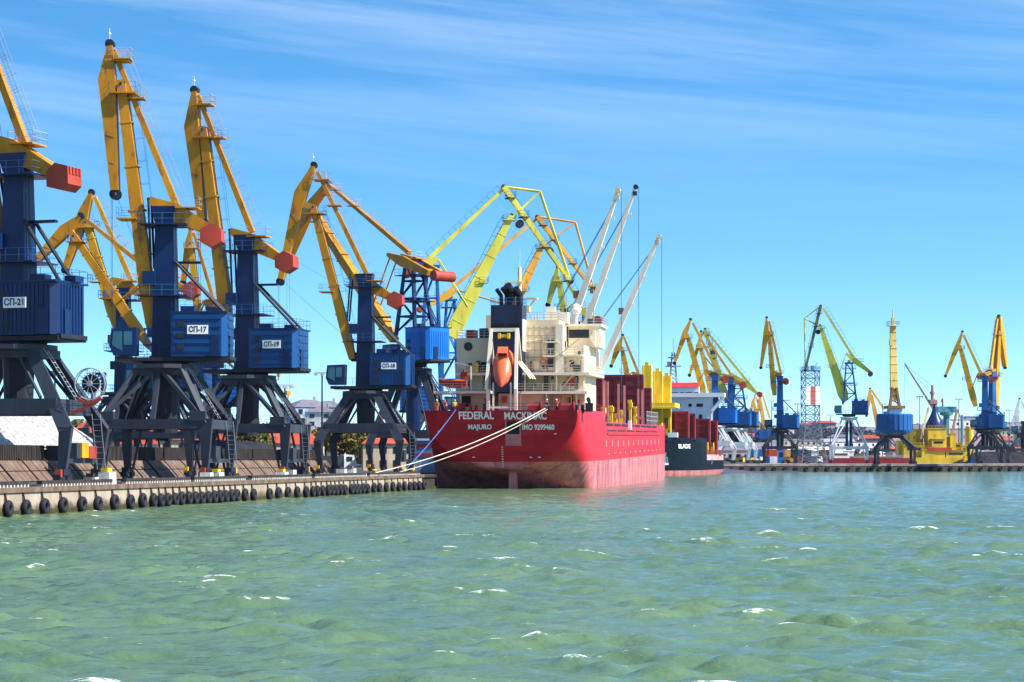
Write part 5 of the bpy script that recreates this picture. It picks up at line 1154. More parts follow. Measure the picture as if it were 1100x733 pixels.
        mb = MB(); mb.tube(t - lat * .5, t + lat * .5, .42, n=12); mb.box(t - dirv * 1.1 + up * .3, (.7, .7, .7)); mb.build('jib_head', 'dark_steel' if 87 < x < 89 else 'mast_buff', root_c)
        mb = MB(); mb.box(f0 + L_ * .42 - up * .9, (.9, .9, 1.2)); mb.build('floodlight', 'bronze', root_c)
        top = b - hz * .6 + Vector((0, 0, 6.4))
        mb = MB()
        for k in (-.7, -.35, .35, .7): mb.tube(top + lat * k, t + lat * k * .7 - dirv * .6 + up * .4, .035, n=4)
        for k in (-.3, .3): mb.tube(t + lat * k + hz * .5, Vector((t.x + hz.x * .5, t.y + hz.y * .5, 13)) + lat * k, .03, n=4)
        mb.build('crane_ropes', 'rope_teal', root_c)
    deck_crane(585, 55, 404, (664, 205), -12); deck_crane(602, 88, 398, (683, 201), -10); deck_crane(636, 116, 399, (708, 254), -10)
    return root, MI
RS, RSI = red_ship(); RSM = RSI.inverted()
# free fall lifeboat, pitched nose down over the stern
def lifeboat():
    pos = RSM @ Vector((3.1, (545.5 - 542.5) / 7.75, 16.5)); o = empty('lifeboat', pos, 0, 'orange free fall lifeboat hung nose down on the white frame at the ship stern', 'lifeboat')
    o.scale = (.9, .92, .92); o.rotation_euler = (0, R(-52), pi / 2 - R(8.2))        # local -x = bow, tipped down and aft
    mb = MB(); n = 20; prof = [(-3.6, .05, .1), (-3.2, .5, .45), (-2.4, 1.0, .85), (-1.2, 1.38, 1.15), (.4, 1.5, 1.3), (2.0, 1.42, 1.25), (3.0, 1.2, 1.1), (3.3, 1.0, .95), (3.32, .02, .02)]
    for x, b, h in prof:
        for i in range(n):
            a = 2 * pi * i / n; y = b * cos(a); z = h * sin(a) * (1.05 if sin(a) > 0 else .85); mb.v.append((x, y, z))
    mb.f = [(j * n + i, j * n + (i + 1) % n, (j + 1) * n + (i + 1) % n, (j + 1) * n + i) for j in range(len(prof) - 1) for i in range(n)]
    hb = mb.build('hull', 'lifeboat_orange', o, smooth=True)
    mb = MB(); mb.prism([(1.2, 1.0), (1.4, 2.15), (2.6, 2.2), (3.1, 1.0)], -.75, .75); mb.build('cockpit', 'lifeboat_orange', o)
    mb = MB(); mb.add([(1.26, -.6, 1.5), (1.26, .6, 1.5), (1.36, .6, 2.0), (1.36, -.6, 2.0)], [(0, 1, 2, 3)]); mb.box((2.2, .76, 1.75), (.7, .04, .4)); mb.box((2.2, -.76, 1.75), (.7, .04, .4)); mb.build('window', 'window_dark', o)
    mb = MB()
    for x0, b0, h0, x1, b1, h1 in ((-3.2, .5, .1, -1.2, 1.4, .1), (-1.2, 1.4, .1, .4, 1.53, .1), (.4, 1.53, .1, 2.0, 1.45, .1), (2.0, 1.45, .1, 3.1, 1.2, .1)):
        for s_ in (-1, 1): mb.beam((x0, s_ * b0, h0), (x1, s_ * b1, h1), .14, .2)
    mb.build('rubbing_strake', 'cw_red', o)
    mb = MB(); mb.prism([(-2.9, -.06), (-1.4, -.5), (-1.0, 0), (-1.4, .5)], 1.02, 1.1, Matrix.Rotation(R(-9), 4, 'Y'), 'xy'); mb.build('lit_canopy_patch', 'pale_orange', o)  # paler triangle: sunlight on the canopy facet, put into the colour
lifeboat()
def rescue_boat():
    pos = RSM @ Vector((6.5, (551 - 491) / 7.6, 14.6)); o = empty('rescue_boat', pos, pi / 2 - R(8.2) + pi / 2, 'small red rescue boat resting on the left overhanging deck at the stern', 'rescue boat')
    mb = loft([(-1.9, -.6, .35, .6, 2, 2), (-1, -.65, .35, .8, 2.4, 2), (.5, -.6, .4, .8, 2.2, 2), (1.5, -.35, .5, .5, 2, 2), (2.1, .1, .62, .08, 2, 2)], 7); mb.build('hull', 'boat_red', o)
    mb = MB()
    for s_ in (-1, 1): mb.tube((-1.9, s_ * .7, .36), (1.2, s_ * .7, .42), .2, n=8); mb.tube((1.2, s_ * .7, .42), (2.1, 0, .6), .2, .15, n=8)
    mb.build('buoyancy_tube', 'lifeboat_orange', o)
    mb = MB(); mb.box((-1.5, 0, 1.0), (.9, .9, 1.2)); mb.tube((-1.5, 0, 1.5), (-1.5, 0, 1.9), .2); mb.build('engine_cowl', 'cw_red', o)
    mb = MB(); mb.beam((-2.6, .9, -1.0), (-2.6, .9, 2.4), .2, .2); mb.beam((-2.6, .9, 2.4), (-.2, .1, 2.9), .18, .18); mb.tube((-.2, .1, 2.9), (-.2, .1, .6), .03); mb.build('davit', 'ship_white', o)
rescue_boat()
# the black ship
def black_ship():
    root, MI = ship_frame('cargo_ship', 693, 548, 9.6, 0, 'black hulled cargo ship lying bow on behind the red ship, with white bridge')
    # local +x runs aft; y negative = towards the open water
    st = []
    for x in (0, 3, 7, 12, 18, 26, 36, 44, 48, 48.02, 56, 70, 95, 110):
        b = 11.2 * (1 - (1 - min(1, (x + .6) / 46)) ** 2.1); zd = 9.6 if x < 48.01 else 5.3
        st.append((x, -3 if x > 4 else -1 + .0, zd, max(.25, b), 5 + x * .3, 1.6 + min(1.2, x / 30)))
    mb = loft(st, 14); h = mb.build('hull', 'hull_black', root, smooth=True)
    for p in h.data.polygons:
        if p.normal.z > .9: p.use_smooth = False
    def blk(name, x0, x1, y0, y1, z0, z1, mat, par=root):
        mb = MB(); mb.box(((x0 + x1) / 2, (y0 + y1) / 2, (z0 + z1) / 2), (x1 - x0, abs(y1 - y0), z1 - z0)); return mb.build(name, mat, par)
    def at(px, py, x):      # a point on the photo at distance x along the ship, in ship axes
        return MI @ W(px, py, 548 + x * .985)
    blk('bulwark_band', 48.5, 108, -11.25, -11.05, 3.9, 5.4, 'pink_band'); 
    mb = MB(); mb.rail([(49, -11.1, 5.4), (108, -11.1, 5.4)], 1.3, .07, 3.0); mb.build('side_railing', 'cw_red', root)
    for x in (52, 60, 70, 80, 92):
        mb = MB(); mb.box((x, -10.2, 6.4), (1.6, 1.0, 2.4)); mb.tube((x + 1.4, -10.4, 5), (x + 1.4, -10.4, 8.8), .2); mb.build('deck_gear', 'cw_red' if x % 20 else 'ship_yellow', root)
    for pa, pb, py, x, dx in ((690, 740, 442, 46, 3), (729, 747, 444.5, 62, 3), (733, 763, 450, 74, 3), (755, 771, 452, 86, 3)):
        a = at(pa, py, x); b = at(pb, py, x); mb = MB()
        mb.box((x + dx / 2, (a.y + b.y) / 2, (a.z + 5) / 2), (dx, abs(a.y - b.y), a.z - 5))
        for k in range(6): mb.box((x - .06, (a.y + b.y) / 2, 6.5 + k * (a.z - 7) / 5), (.2, abs(a.y - b.y), .3))
        for k in range(2): mb.box((x - .1, b.y + .4 + k * 3, (a.z + 5) / 2), (.3, .4, a.z - 5.4))
        mb.build('hatch_cover', 'hatch_red', root)
    # yellow travelling hatch gantry
    for i, (pa, pb, pt, x) in enumerate(((689.5, 699.5, 392.5, 30), (701, 711, 399, 36), (711.5, 720.5, 404, 42))):
        a = at(pa, pt, x); b = at(pb, pt, x); z0 = 10.5
        mb = MB(); mb.box((x + .8, (a.y + b.y) / 2, (a.z + z0) / 2), (1.6, abs(a.y - b.y), a.z - z0)); mb.box((x + 1.9, b.y + .15, (a.z + z0) / 2), (1.0, .35, a.z - z0 - .1)); mb.box((x + .9, (a.y + b.y) / 2, a.z - 1.0), (1.75, abs(a.y - b.y) + .2, .3)); mb.box((x + .9, (a.y + b.y) / 2, (a.z + z0) / 2), (1.75, abs(a.y - b.y) + .2, .3)); mb.box((x - .1, a.y - .2, (a.z + z0) / 2), (.3, .35, a.z - z0)); mb.box((x + .6, (a.y + b.y) / 2, a.z + .35), (1.0, 1.0, .9)); g = mb.build('gantry_post', 'ship_yellow', root)
        mb = MB(); mb.box((x - .04, (a.y + b.y) / 2, z0 + (3.2 if i == 2 else 1.4)), (.14, abs(a.y - b.y) * .45, 2.6 if i == 2 else 1.0)); mb.build('recess', 'bronze', g)
    a = at(694, 436, 36); b = at(728, 437, 36); mb = MB(); mb.box((36, (a.y + b.y) / 2, a.z), (14, abs(a.y - b.y), 1.2)); mb.box((28.8, (a.y + b.y) / 2, a.z - .8), (.3, abs(a.y - b.y), .25)); mb.build('gantry_base', 'ship_yellow', root)
    mb = MB(); c = at(700, 440, 30)
    for k in range(6): mb.box((30, c.y - k * 1.1, 10.6), (.6, .5, 2.2))
    mb.build('gantry_bogies', 'bronze', root)
    # bridge front
    X0 = 92
    a = at(722, 452, X0); b = at(769, 424, X0); c = at(722, 428, X0)
    sp_ = blk('superstructure', X0, X0 + 12, at(712, 440, X0).y, at(766, 440, X0).y, 5, at(760, 424, X0).z, 'bridge_white')
    mb = MB()
    y0 = at(712, 440, X0).y; y1 = at(766, 440, X0).y; n = 15
    for k in range(n): mb.box((X0 - .04, y0 + (y1 - y0) * (k + .5) / n, (5 + b.z) / 2), (.12, .16, b.z - 5.2))
    mb.build('front_ribs', 'bridge_white', sp_)
    wg = blk('bridge_wing', X0 - 1.5, X0 + 4, at(705, 424, X0).y, at(779, 424, X0).y, at(770, 427, X0).z, at(770, 422.5, X0).z, 'bridge_white')
    mb = MB(); p = at(778, 427, X0); q = at(765, 442, X0); mb.beam((X0 - .5, p.y, p.z), (X0 - .5, q.y, q.z), .8, .9); mb.build('wing_strut', 'bridge_white', wg)
    bh = blk('bridge_house', X0 - 1, X0 + 8, at(716, 424, X0).y, at(751.5, 424, X0).y, at(740, 423, X0).z, at(740, 415.6, X0).z, 'bridge_white')
    mb = MB(); ya, yb, yc, yd = at(717, 0, X0).y, at(751, 0, X0).y, at(720, 0, X0).y, at(750, 0, X0).y; z0 = at(740, 415.8, X0).z; z1 = at(740, 411, X0).z
    mb.add([(X0 - 1.6, ya, z0), (X0 - 1.6, yb, z0), (X0 + 9, yb, z0), (X0 + 9, ya, z0), (X0 + .5, yc, z1), (X0 + .5, yd, z1), (X0 + 8, yd, z1), (X0 + 8, yc, z1)], [(0, 1, 5, 4), (1, 2, 6, 5), (2, 3, 7, 6), (3, 0, 4, 7), (4, 5, 6, 7), (0, 3, 2, 1)]); mb.build('roof', 'bridge_red', bh)
    for pa, pb in ((720.5, 729), (730.5, 735), (736.5, 744.5), (745.5, 751)):
        y0 = at(pa, 0, X0).y; y1 = at(pb, 0, X0).y; za = at(740, 426, X0).z; zb_ = at(740, 421.6, X0).z
        mb = MB(); mb.box((X0 - 1.05, (y0 + y1) / 2, (za + zb_) / 2), (.12, abs(y0 - y1), zb_ - za)); mb.build('window', 'window_dark', bh)
    for p_ in (729.5, 741.5, 752):
        for q_ in (435.5,):
            c = at(p_, q_, X0); mb = MB(); mb.box((X0 - .05, c.y, c.z), (.3, .9 if p_ < 750 else 1.8, .9)); mb.build('porthole', 'window_dark', sp_)
    c = at(753, 448, X0); mb = MB(); mb.box((X0 - .05, c.y, c.z), (.3, .8, 1.4)); mb.build('door', 'window_dark', sp_)
    m0 = at(722, 412, X0); mb = MB()
    for k in (-1, 1):
        for j in (-1, 1): mb.tube((X0 + 3 + k * 1.0, m0.y + j * 1.1, m0.z - 1), (X0 + 3 + k * .35, m0.y + j * .35, m0.z + 9), .16, n=5)
    for k in range(8): f = 1 - k * .085; mb.tube((X0 + 3 - f, m0.y - f, m0.z + k * 1.1), (X0 + 3 + f, m0.y + f, m0.z + 1 + k * 1.1), .1, n=4); mb.tube((X0 + 2.0, m0.y + f, m0.z + k * 1.1), (X0 + 2.2, m0.y - f, m0.z + 1 + k * 1.1), .1, n=4)
    mb.box((X0 + 2.5, m0.y, m0.z + 5), (1.2, 4.4, .3)); mb.box((X0 + 2.5, m0.y, m0.z + 7.5), (1, 3, .3)); mb.tube((X0 + 3, m0.y, m0.z + 9), (X0 + 3, m0.y, m0.z + 13), .08, n=4); mb.box((X0 + 2, m0.y + 1.2, m0.z + 5.7), (.8, .9, 1.2)); mb.build('radar_mast', 'rail_white', root)
    # bow name, anchor, draught figures: the port bow is curved, so place them on the plating
    dg = bpy.context.evaluated_depsgraph_get()
    def onhull(px, py):
        o_ = MI @ Vector((0, 0, H)); t = MI @ W(px, py, 560); ok, loc, nr, _ = h.ray_cast(o_, (t - o_).normalized(), distance=900)
        return (loc, nr) if ok else (t, Vector((-1, 0, 0)))
    for body, a, b, c, d in (('ELADE', 728.5, 741, 477.5, 482.2),):
        l1, n1 = onhull((a + b) / 2, (c + d) / 2); la, _ = onhull(a, (c + d) / 2); lb, _ = onhull(b, (c + d) / 2); xd = (lb - la).normalized(); up = (n1.cross(xd)).normalized(); up = up if up.z > 0 else -up
        text('name_lettering', body, 'lettering', root, l1 + n1 * .10, xd, up, 1.1, .05, (lb - la).length, .012)
    l1, n1 = onhull(764.5, 496); la, _ = onhull(762, 496); lb, _ = onhull(768, 496); xd = (lb - la).normalized(); text('draught_figures', '2.8', 'rail_blue', root, l1 + n1 * .08, xd, (0, 0, 1), 1.5, .02, 3.5)
    l1, n1 = onhull(713.5, 493); mb = MB(); side = Vector((0, 0, 1)).cross(n1).normalized(); l1 = l1 + n1 * .25
    mb.beam(l1 + Vector((0, 0, 1.6)), l1 - Vector((0, 0, 1.4)), .45, .45); mb.beam(l1 - Vector((0, 0, 1.3)) - side * 1.3, l1 - Vector((0, 0, 1.3)) + side * 1.3, .6, .5); mb.beam(l1 - Vector((0, 0, 1.3)) - side * 1.2, l1 + Vector((0, 0, .4)) - side * 1.0, .35, .4); mb.beam(l1 - Vector((0, 0, 1.3)) + side * 1.2, l1 + Vector((0, 0, .4)) + side * 1.0, .35, .4); mb.build('anchor', 'portal_pale', root)
    for p_, q_ in ((723, 474.5), (730, 474), (745, 474), (716, 474)):
        l1, n1 = onhull(p_, q_); mb = MB(); mb.box(l1 + n1 * .02, (.5, .7, .5)); mb.build('fairlead', 'black', root)
    c = at(712, 471, 30); mb = MB(); mb.box((14, -5.5, 10.2), (2, 2.4, 1.2)); mb.build('windlass', 'sign_white', root)
black_ship()

# ------------------------------------------------------------------ mooring lines
def line(a, b, sag, r, mat, label, grp):
    a = Vector(a); b = Vector(b); mb = MB(); n = 28; pts = []
    for i in range(n + 1):
        t = i / n; p = a.lerp(b, t); p.z -= sag * 4 * t * (1 - t); pts.append(p - a)
    for p, q in zip(pts[:-1], pts[1:]): mb.tube(p, q, r, n=6, cap=False)
    tag(mb.build('mooring_line', mat, loc=a), label, 'rope', grp)
bz = .55
def BQ(i): p, v = BOL[i]; return Q(qu(p, v), v, ZN + bz)
line(Q(qu(394, .8), .8, ZN + .2), RSM @ Vector((-1.6, (540 - 588) / 7.84, 11.0)), 1.0, .055, 'rope_pale', 'thick white mooring line, upper of the two, rising from the quay across the red stern', 'mooring lines of the red ship')
line(Q(qu(425, .9), .9, ZN + .3), RSM @ Vector((-1.6, (540 - 590) / 7.84, 10.85)), .9, .045, 'rope_pale', 'thinner white mooring line, lower of the two, crossing the red stern', 'mooring lines of the red ship')
line(BQ(1), RSM @ Vector((-1.6, (540 - 491) / 7.84, 10.8)), .35, .065, 'rope_blue', 'blue mooring line from the quay to the left corner of the red stern', 'mooring lines of the red ship')

# ------------------------------------------------------------------ people on the poop and the quay
def person(pos, yaw, jacket, trousers, helmet, label, bend=0.0):
    o = empty('person', pos, yaw, label, 'person', 'crew on the red ship')
    def skin(name, pts, edges, mat, par):
        me = bpy.data.meshes.new(name); bm = bmesh.new(); ly = bm.verts.layers.skin.verify()
        vs = []
        for i, (c, r) in enumerate(pts):
            v_ = bm.verts.new(c); v_[ly].radius = (r, r); v_[ly].use_root = (i == 0); vs.append(v_)
        for a, b in edges: bm.edges.new((vs[a], vs[b]))
        bm.to_mesh(me); bm.free(); me.materials.append(M(mat)); ob = bpy.data.objects.new(name, me); COL.objects.link(ob); ob.parent = par
        ob.modifiers.new('skin', 'SKIN'); s_ = ob.modifiers.new('sub', 'SUBSURF'); s_.levels = 1; s_.render_levels = 1
        return ob
    f = bend
    body = [((0, 0, .95), .14), ((.03 * f, 0, 1.15), .14), ((.25 * f, 0, 1.38), .15), ((.33 * f, 0, 1.52), .06), ((.38 * f, 0, 1.60), .095), ((.42 * f, 0, 1.70), .09),
            ((.25 * f, .20, 1.40), .065), ((.2 * f + .05, .27, 1.14), .05), ((.3 * f + .2, .24, .93), .04), ((.25 * f, -.20, 1.40), .065), ((.2 * f + .02, -.28, 1.14), .05), ((.3 * f + .12, -.26, .9), .04),
            ((0, .10, .85), .10), ((.03, .11, .48), .07), ((-.02, .12, .08), .05), ((.12, .12, .04), .045), ((0, -.10, .85), .10), ((.05, -.11, .48), .07), ((.0, -.12, .08), .05), ((.14, -.12, .04), .045)]
    ed = [(0, 1), (1, 2), (2, 3), (3, 4), (4, 5), (2, 6), (6, 7), (7, 8), (2, 9), (9, 10), (10, 11), (0, 12), (12, 13), (13, 14), (14, 15), (0, 16), (16, 17), (17, 18), (18, 19)]
    b = skin('body', body, ed, 'skin', o)
    jk = [body[i] for i in (0, 1, 2, 6, 7, 9, 10)]; jk = [(c, r + .025) for c, r in jk]; skin('jacket', jk, [(0, 1), (1, 2), (2, 3), (3, 4), (2, 5), (5, 6)], jacket, o)
    tr = [body[i] for i in (0, 12, 13, 14, 16, 17, 18)]; tr = [(c, r + .02) for c, r in tr]; skin('trousers', tr, [(0, 1), (1, 2), (2, 3), (0, 4), (4, 5), (5, 6)], trousers, o)
    mb = MB(); mb.lathe([(.15, 0), (.14, .05), (.11, .11), (.04, .14)], 12, Matrix.Translation((.41 * f, 0, 1.70))); mb.build('helmet', helmet, o, smooth=True)
for lp, yaw, j, t, hlm, lb, bd in (((1.0, 9.3, 10.45), 3.0, 'hi_vis', 'hi_vis', 'sign_white', 'crew member in orange overalls at the far left corner of the red stern', .2),
                                   ((1.6, 8.1, 10.45), 2.2, 'hi_vis', 'navy_cloth', 'hi_vis', 'crew member in orange jacket and dark trousers beside the left corner group', .5),
                                   ((2.2, 7.0, 10.45), 3.4, 'hi_vis_yellow', 'navy_cloth', 'hi_vis_yellow', 'crew member in yellow vest next to the orange ones at the left of the stern', .0),
                                   ((1.2, -5.9, 10.45), 3.6, 'navy_cloth', 'navy_cloth', 'sign_white', 'crew member in dark overalls and white helmet handling the mooring lines on the stern', .6),
                                   ((1.4, -7.3, 10.45), 2.6, 'hi_vis', 'navy_cloth', 'sign_white', 'crew member in orange jacket and white helmet right of the mooring lines', .2)):
    person(RSM @ Vector(lp), pi / 2 - R(8.2) + yaw, j, t, hlm, lb, bd)

# ------------------------------------------------------------------ far quay front
fq = empty('quay_wall', FA, atan2(FD.y, FD.x), 'long dark far quay wall with tyres below the distant cranes', 'quay wall')
mb = MB(); mb.box((310, -.15, ZF - .35), (620, .5, .7)); mb.build('capping_beam', 'far_cap', fq)
mb = MB(); mb.box((310, -.08, .7), (620, .3, 2.6)); mb.build('wall_face', 'quay_dark', fq)
tf = None
for i in range(46):
    p = FA + FD * (3 + i * 3.9) - FN * .45; p.z = random.uniform(.9, 1.15); lb = 'black tyre hanging on the dark far quay wall'
    if tf is None:
        tf = empty('fender_tyre', p, atan2(FD.y, FD.x), lb, 'tyre', 'tyres hung along the far quay wall'); tyre_mesh().build('tyre', 'rubber', tf, smooth=True); tf.scale = (1.3, 1.2, 1.3)
        mb = MB(); mb.tube((0, .12, .5), (0, .2, 1.1), .06, n=5); mb.build('chain', 'black', tf)
    else: dup(tf, p)

# ------------------------------------------------------------------ buildings
def house(pos, rz, w_, d_, h_, wall, roof, label, rh=2.5, floors=1, nwin=4, group='houses in the town behind the port', hip=True, chim=True, name='house', flat=False):
    o = empty(name, pos, rz, label, 'building', group)
    mb = MB(); mb.box((0, 0, h_ / 2 - 1), (w_, d_, h_ + 2)); wl = mb.build('wall', wall, o)
    mb = MB(); e = .4; a, b = w_ / 2 + e, d_ / 2 + e; k = (a - b * .9) if hip else a
    if flat: mb.box((0, 0, h_ + .25), (w_ + .5, d_ + .5, .5))
    else: mb.add([(-a, -b, h_), (a, -b, h_), (a, b, h_), (-a, b, h_), (-max(k, .3), 0, h_ + rh), (max(k, .3), 0, h_ + rh)], [(0, 1, 5, 4), (2, 3, 4, 5), (1, 2, 5), (3, 0, 4), (0, 3, 2, 1)])
    rf = mb.build('roof', roof, o)
    if chim and not flat: mb = MB(); mb.box((w_ * .2, d_ * .1, h_ + rh * .9), (.7, .7, rh)); mb.build('chimney', 'wall_grey', rf)
    for f in range(floors):
        for i in range(nwin):
            x = -w_ / 2 + w_ * (i + .5) / nwin; z = h_ * (f + .52) / floors
            mb = MB(); mb.box((x, -d_ / 2 - .02, z), (min(1.5, w_ / nwin * .5), .1, min(1.7, h_ / floors * .5))); wd = mb.build('window', 'window_dark', wl)
    return o
def HP(px, Y, dz=0): p = W(px, HY, Y); p.z = max(gz(p.x, p.y), ZN) + dz; return p
def on(px, py, Y): return W(px, py, Y)
b = W(345, HY, 560); b.z = 5.0; house(b, -.25, 10, 9, 3.6, 'wall_cream', 'roof_red', 'low cream house with a red hipped roof seen between cranes 19 and 18', 3.6, 1, 4)
b = W(100, HY, 430); b.z = 5.0; house(b, -.1, 9, 8, 3.2, 'wall_cream', 'roof_red', 'house with bright red roof seen just right of the cable reel', 3.6, 1, 3)
house(HP(228, 430), .1, 12, 8, 2.8, 'wall_white', 'roof_red', 'low white house with red roof framed under crane 19', 2.8, 1, 5)
house(HP(258, 500), .2, 11, 8, 3.2, 'wall_cream', 'roof_red', 'house with red roof behind the trees under crane 19', 3.0, 1, 4)
b = W(331, 468, 720); house(b, .55, 15, 12, 9.0, 'wall_blue', 'roof_grey', 'blue grey block of flats with mansard roof on the hill', 2.6, 3, 4, hip=True)
b = W(345, 468, 700); house(b, -.05, 9, 9, 7.2, 'wall_white', 'roof_grey', 'white sunlit block of flats on the hill beside the blue grey one', 2.0, 3, 2)
b = W(352, 458, 760); house(b, .2, 11, 10, 6.5, 'wall_rose', 'roof_grey', 'rose grey block of flats with grey roof, highest on the hill', 2.2, 2, 3)
b = W(358, 466, 720); house(b, .3, 8, 8, 4.5, 'wall_grey', 'roof_grey', 'small grey house at the right end of the hilltop flats', 2.4, 2, 2)
# town low on the hill and the far shore
r_ = random.Random(11); cols = [('white', 'wall_white'), ('cream', 'wall_cream'), ('grey', 'wall_grey'), ('blue grey', 'wall_blue')]; rfs = [('red', 'roof_red'), ('grey', 'roof_grey'), ('grey', 'roof_grey')]
def town(n, px0, px1, Y0, Y1, wmin, wmax, hmin, hmax, where):
    for i in range(n):
        px = px0 + (px1 - px0) * (i + r_.random()) / n; Y = r_.uniform(Y0, Y1); cn, cm = r_.choice(cols); rn, rm = r_.choice(rfs)
        p = W(px, HY, Y); p.z = gz(p.x, p.y) - .3
        house(p, r_.uniform(-.4, .4), r_.uniform(wmin, wmax), r_.uniform(wmin * .6, wmin), r_.uniform(hmin, hmax), cm, rm, 'tiny %s house with %s roof %s' % (cn, rn, where), r_.uniform(2, 4), 2 if hmax > 7 else 1, 3)
town(10, 296, 372, 600, 740, 9, 15, 3, 5, 'on the slope below the hilltop flats')
town(8, 120, 290, 560, 800, 10, 16, 3.5, 6, 'far behind the portals of the first cranes')
town(28, 785, 1105, 1650, 2900, 18, 40, 6, 12, 'on the wooded hills behind the far quay')
b = HP(1025, 1500); b.z = ZF; house(b, .1, 20, 16, 28, 'wall_white', 'wall_grey', 'tall white silo block behind the yellow floating crane', flat=True, floors=5, nwin=3, name='silo_building', group=None)
b = HP(1010, 1500); b.z = gz(b.x, b.y); house(b, .05, 70, 20, 22, 'wall_rose', 'roof_grey', 'long pale rose warehouse on the hill left of the white silo block', 3, floors=2, nwin=8, name='warehouse', group=None, chim=False)
b = HP(1048, 1550); house(b, 0, 16, 14, 31, 'wall_blue', 'wall_grey', 'grey blue tower block behind the twin yellow cranes', flat=True, floors=6, nwin=3, name='tower_block', group=None)
# sheds and stacks on the far quay
for px, Y, w_, d_, h_, wl, rf_, lb in ((880, 900, 26, 10, 5.0, 'wall_white', 'wall_white', 'long white low shed behind the lattice tower'), (846, 900, 16, 9, 4.5, 'wall_white', 'roof_grey', 'white shed left of the lattice tower'), (900, 920, 12, 9, 4.2, 'wall_white', 'roof_grey', 'small white shed under the pale portal'), (800, 860, 22, 9, 5.0, 'wall_rose', 'roof_grey', 'rose shed behind the white portal legs'), (822, 870, 14, 8, 6.5, 'far_blue', 'roof_grey', 'blue shed in front of the faded crane pair'), (985, 1000, 24, 9, 5.5, 'wall_rose', 'roof_red', 'rose shed with red roof left of the floating crane')):
    b = W(px, HY, Y); b.z = ZF; house(b, r_.uniform(-.1, .1), w_, d_, h_, wl, rf_, lb, 1.6, 1, 5, 'sheds on the far quay', False, False, 'shed')
b = W(433, HY, 318); b.z = ZN
def kiosk(px, v, z, w_, d_, h_):
    o = empty('switch_house', Q(qu(px, v), v, ZN), -QA + 0, 'pale blue electrical cabin with red bands at the foot of the trestle crane', 'cabin')
    mb = MB(); mb.box((0, 0, h_ / 2), (w_, d_, h_)); mb.build('wall', 'kiosk_blue', o)
    mb = MB(); mb.box((0, 0, h_ + .12), (w_ + .4, d_ + .4, .24)); mb.build('roof', 'sign_white', o)
    mb = MB(); 
    for zz in (h_ * .55, h_ * .83): mb.box((0, -d_ / 2 - .03, zz), (w_ * .8, .06, h_ * .11))
    mb.build('red_band', 'cw_red', o)
    mb = MB(); mb.box((-.6, -d_ / 2 - .03, 1.0), (1.0, .08, 2.0)); mb.build('door', 'wall_blue', o)
kiosk(455, 11, 0, 4.2, 3.5, 5.0)

# red barge, coal heap, floating crane, small quay plant
def barge():
    B = W(932, HY, 800); o = empty('barge', (B.x, B.y, ZF - 2.2), .05, 'long low red barge hull behind the pale portal and the drum crane', 'barge')
    mb = MB(); mb.prism([(-16, 2), (-15, 0), (15, 0), (16, 2), (16, 4.2), (-16, 4.2)], -4, 4); mb.build('hull', 'red_barge', o)
    mb = MB(); mb.rail([(-16, -4, 4.2), (16, -4, 4.2)], 1.0, .06, 2.5); mb.build('railing', 'rail_white', o)
    mb = MB(); mb.box((-10, 0, 5.2), (6, 5, 2.0)); mb.box((-11, 0, 7.0), (3.5, 4, 1.6)); mb.build('wheelhouse', 'sign_white', o)
    mb = MB(); mb.box((-10, -2.55, 5.5), (4.6, .1, .7)); mb.build('window', 'window_dark', o)
barge()
c = W(1072, HY, 830); heap('coal_heap', 0, 0, 20, 12, 4.0, 'coal', 'wide black coal heap beneath the twin yellow cranes at the right', 'bulk heap', 9, X=0.1, org=Vector((c.x, c.y, ZF)))
c = W(880, HY, 840); heap('gravel_heap', 0, 0, 9, 6, 2.6, 'portal_grey', 'small grey gravel heap at the foot of the lattice tower', 'bulk heap', 12, X=0.2, org=Vector((c.x, c.y, ZF)))
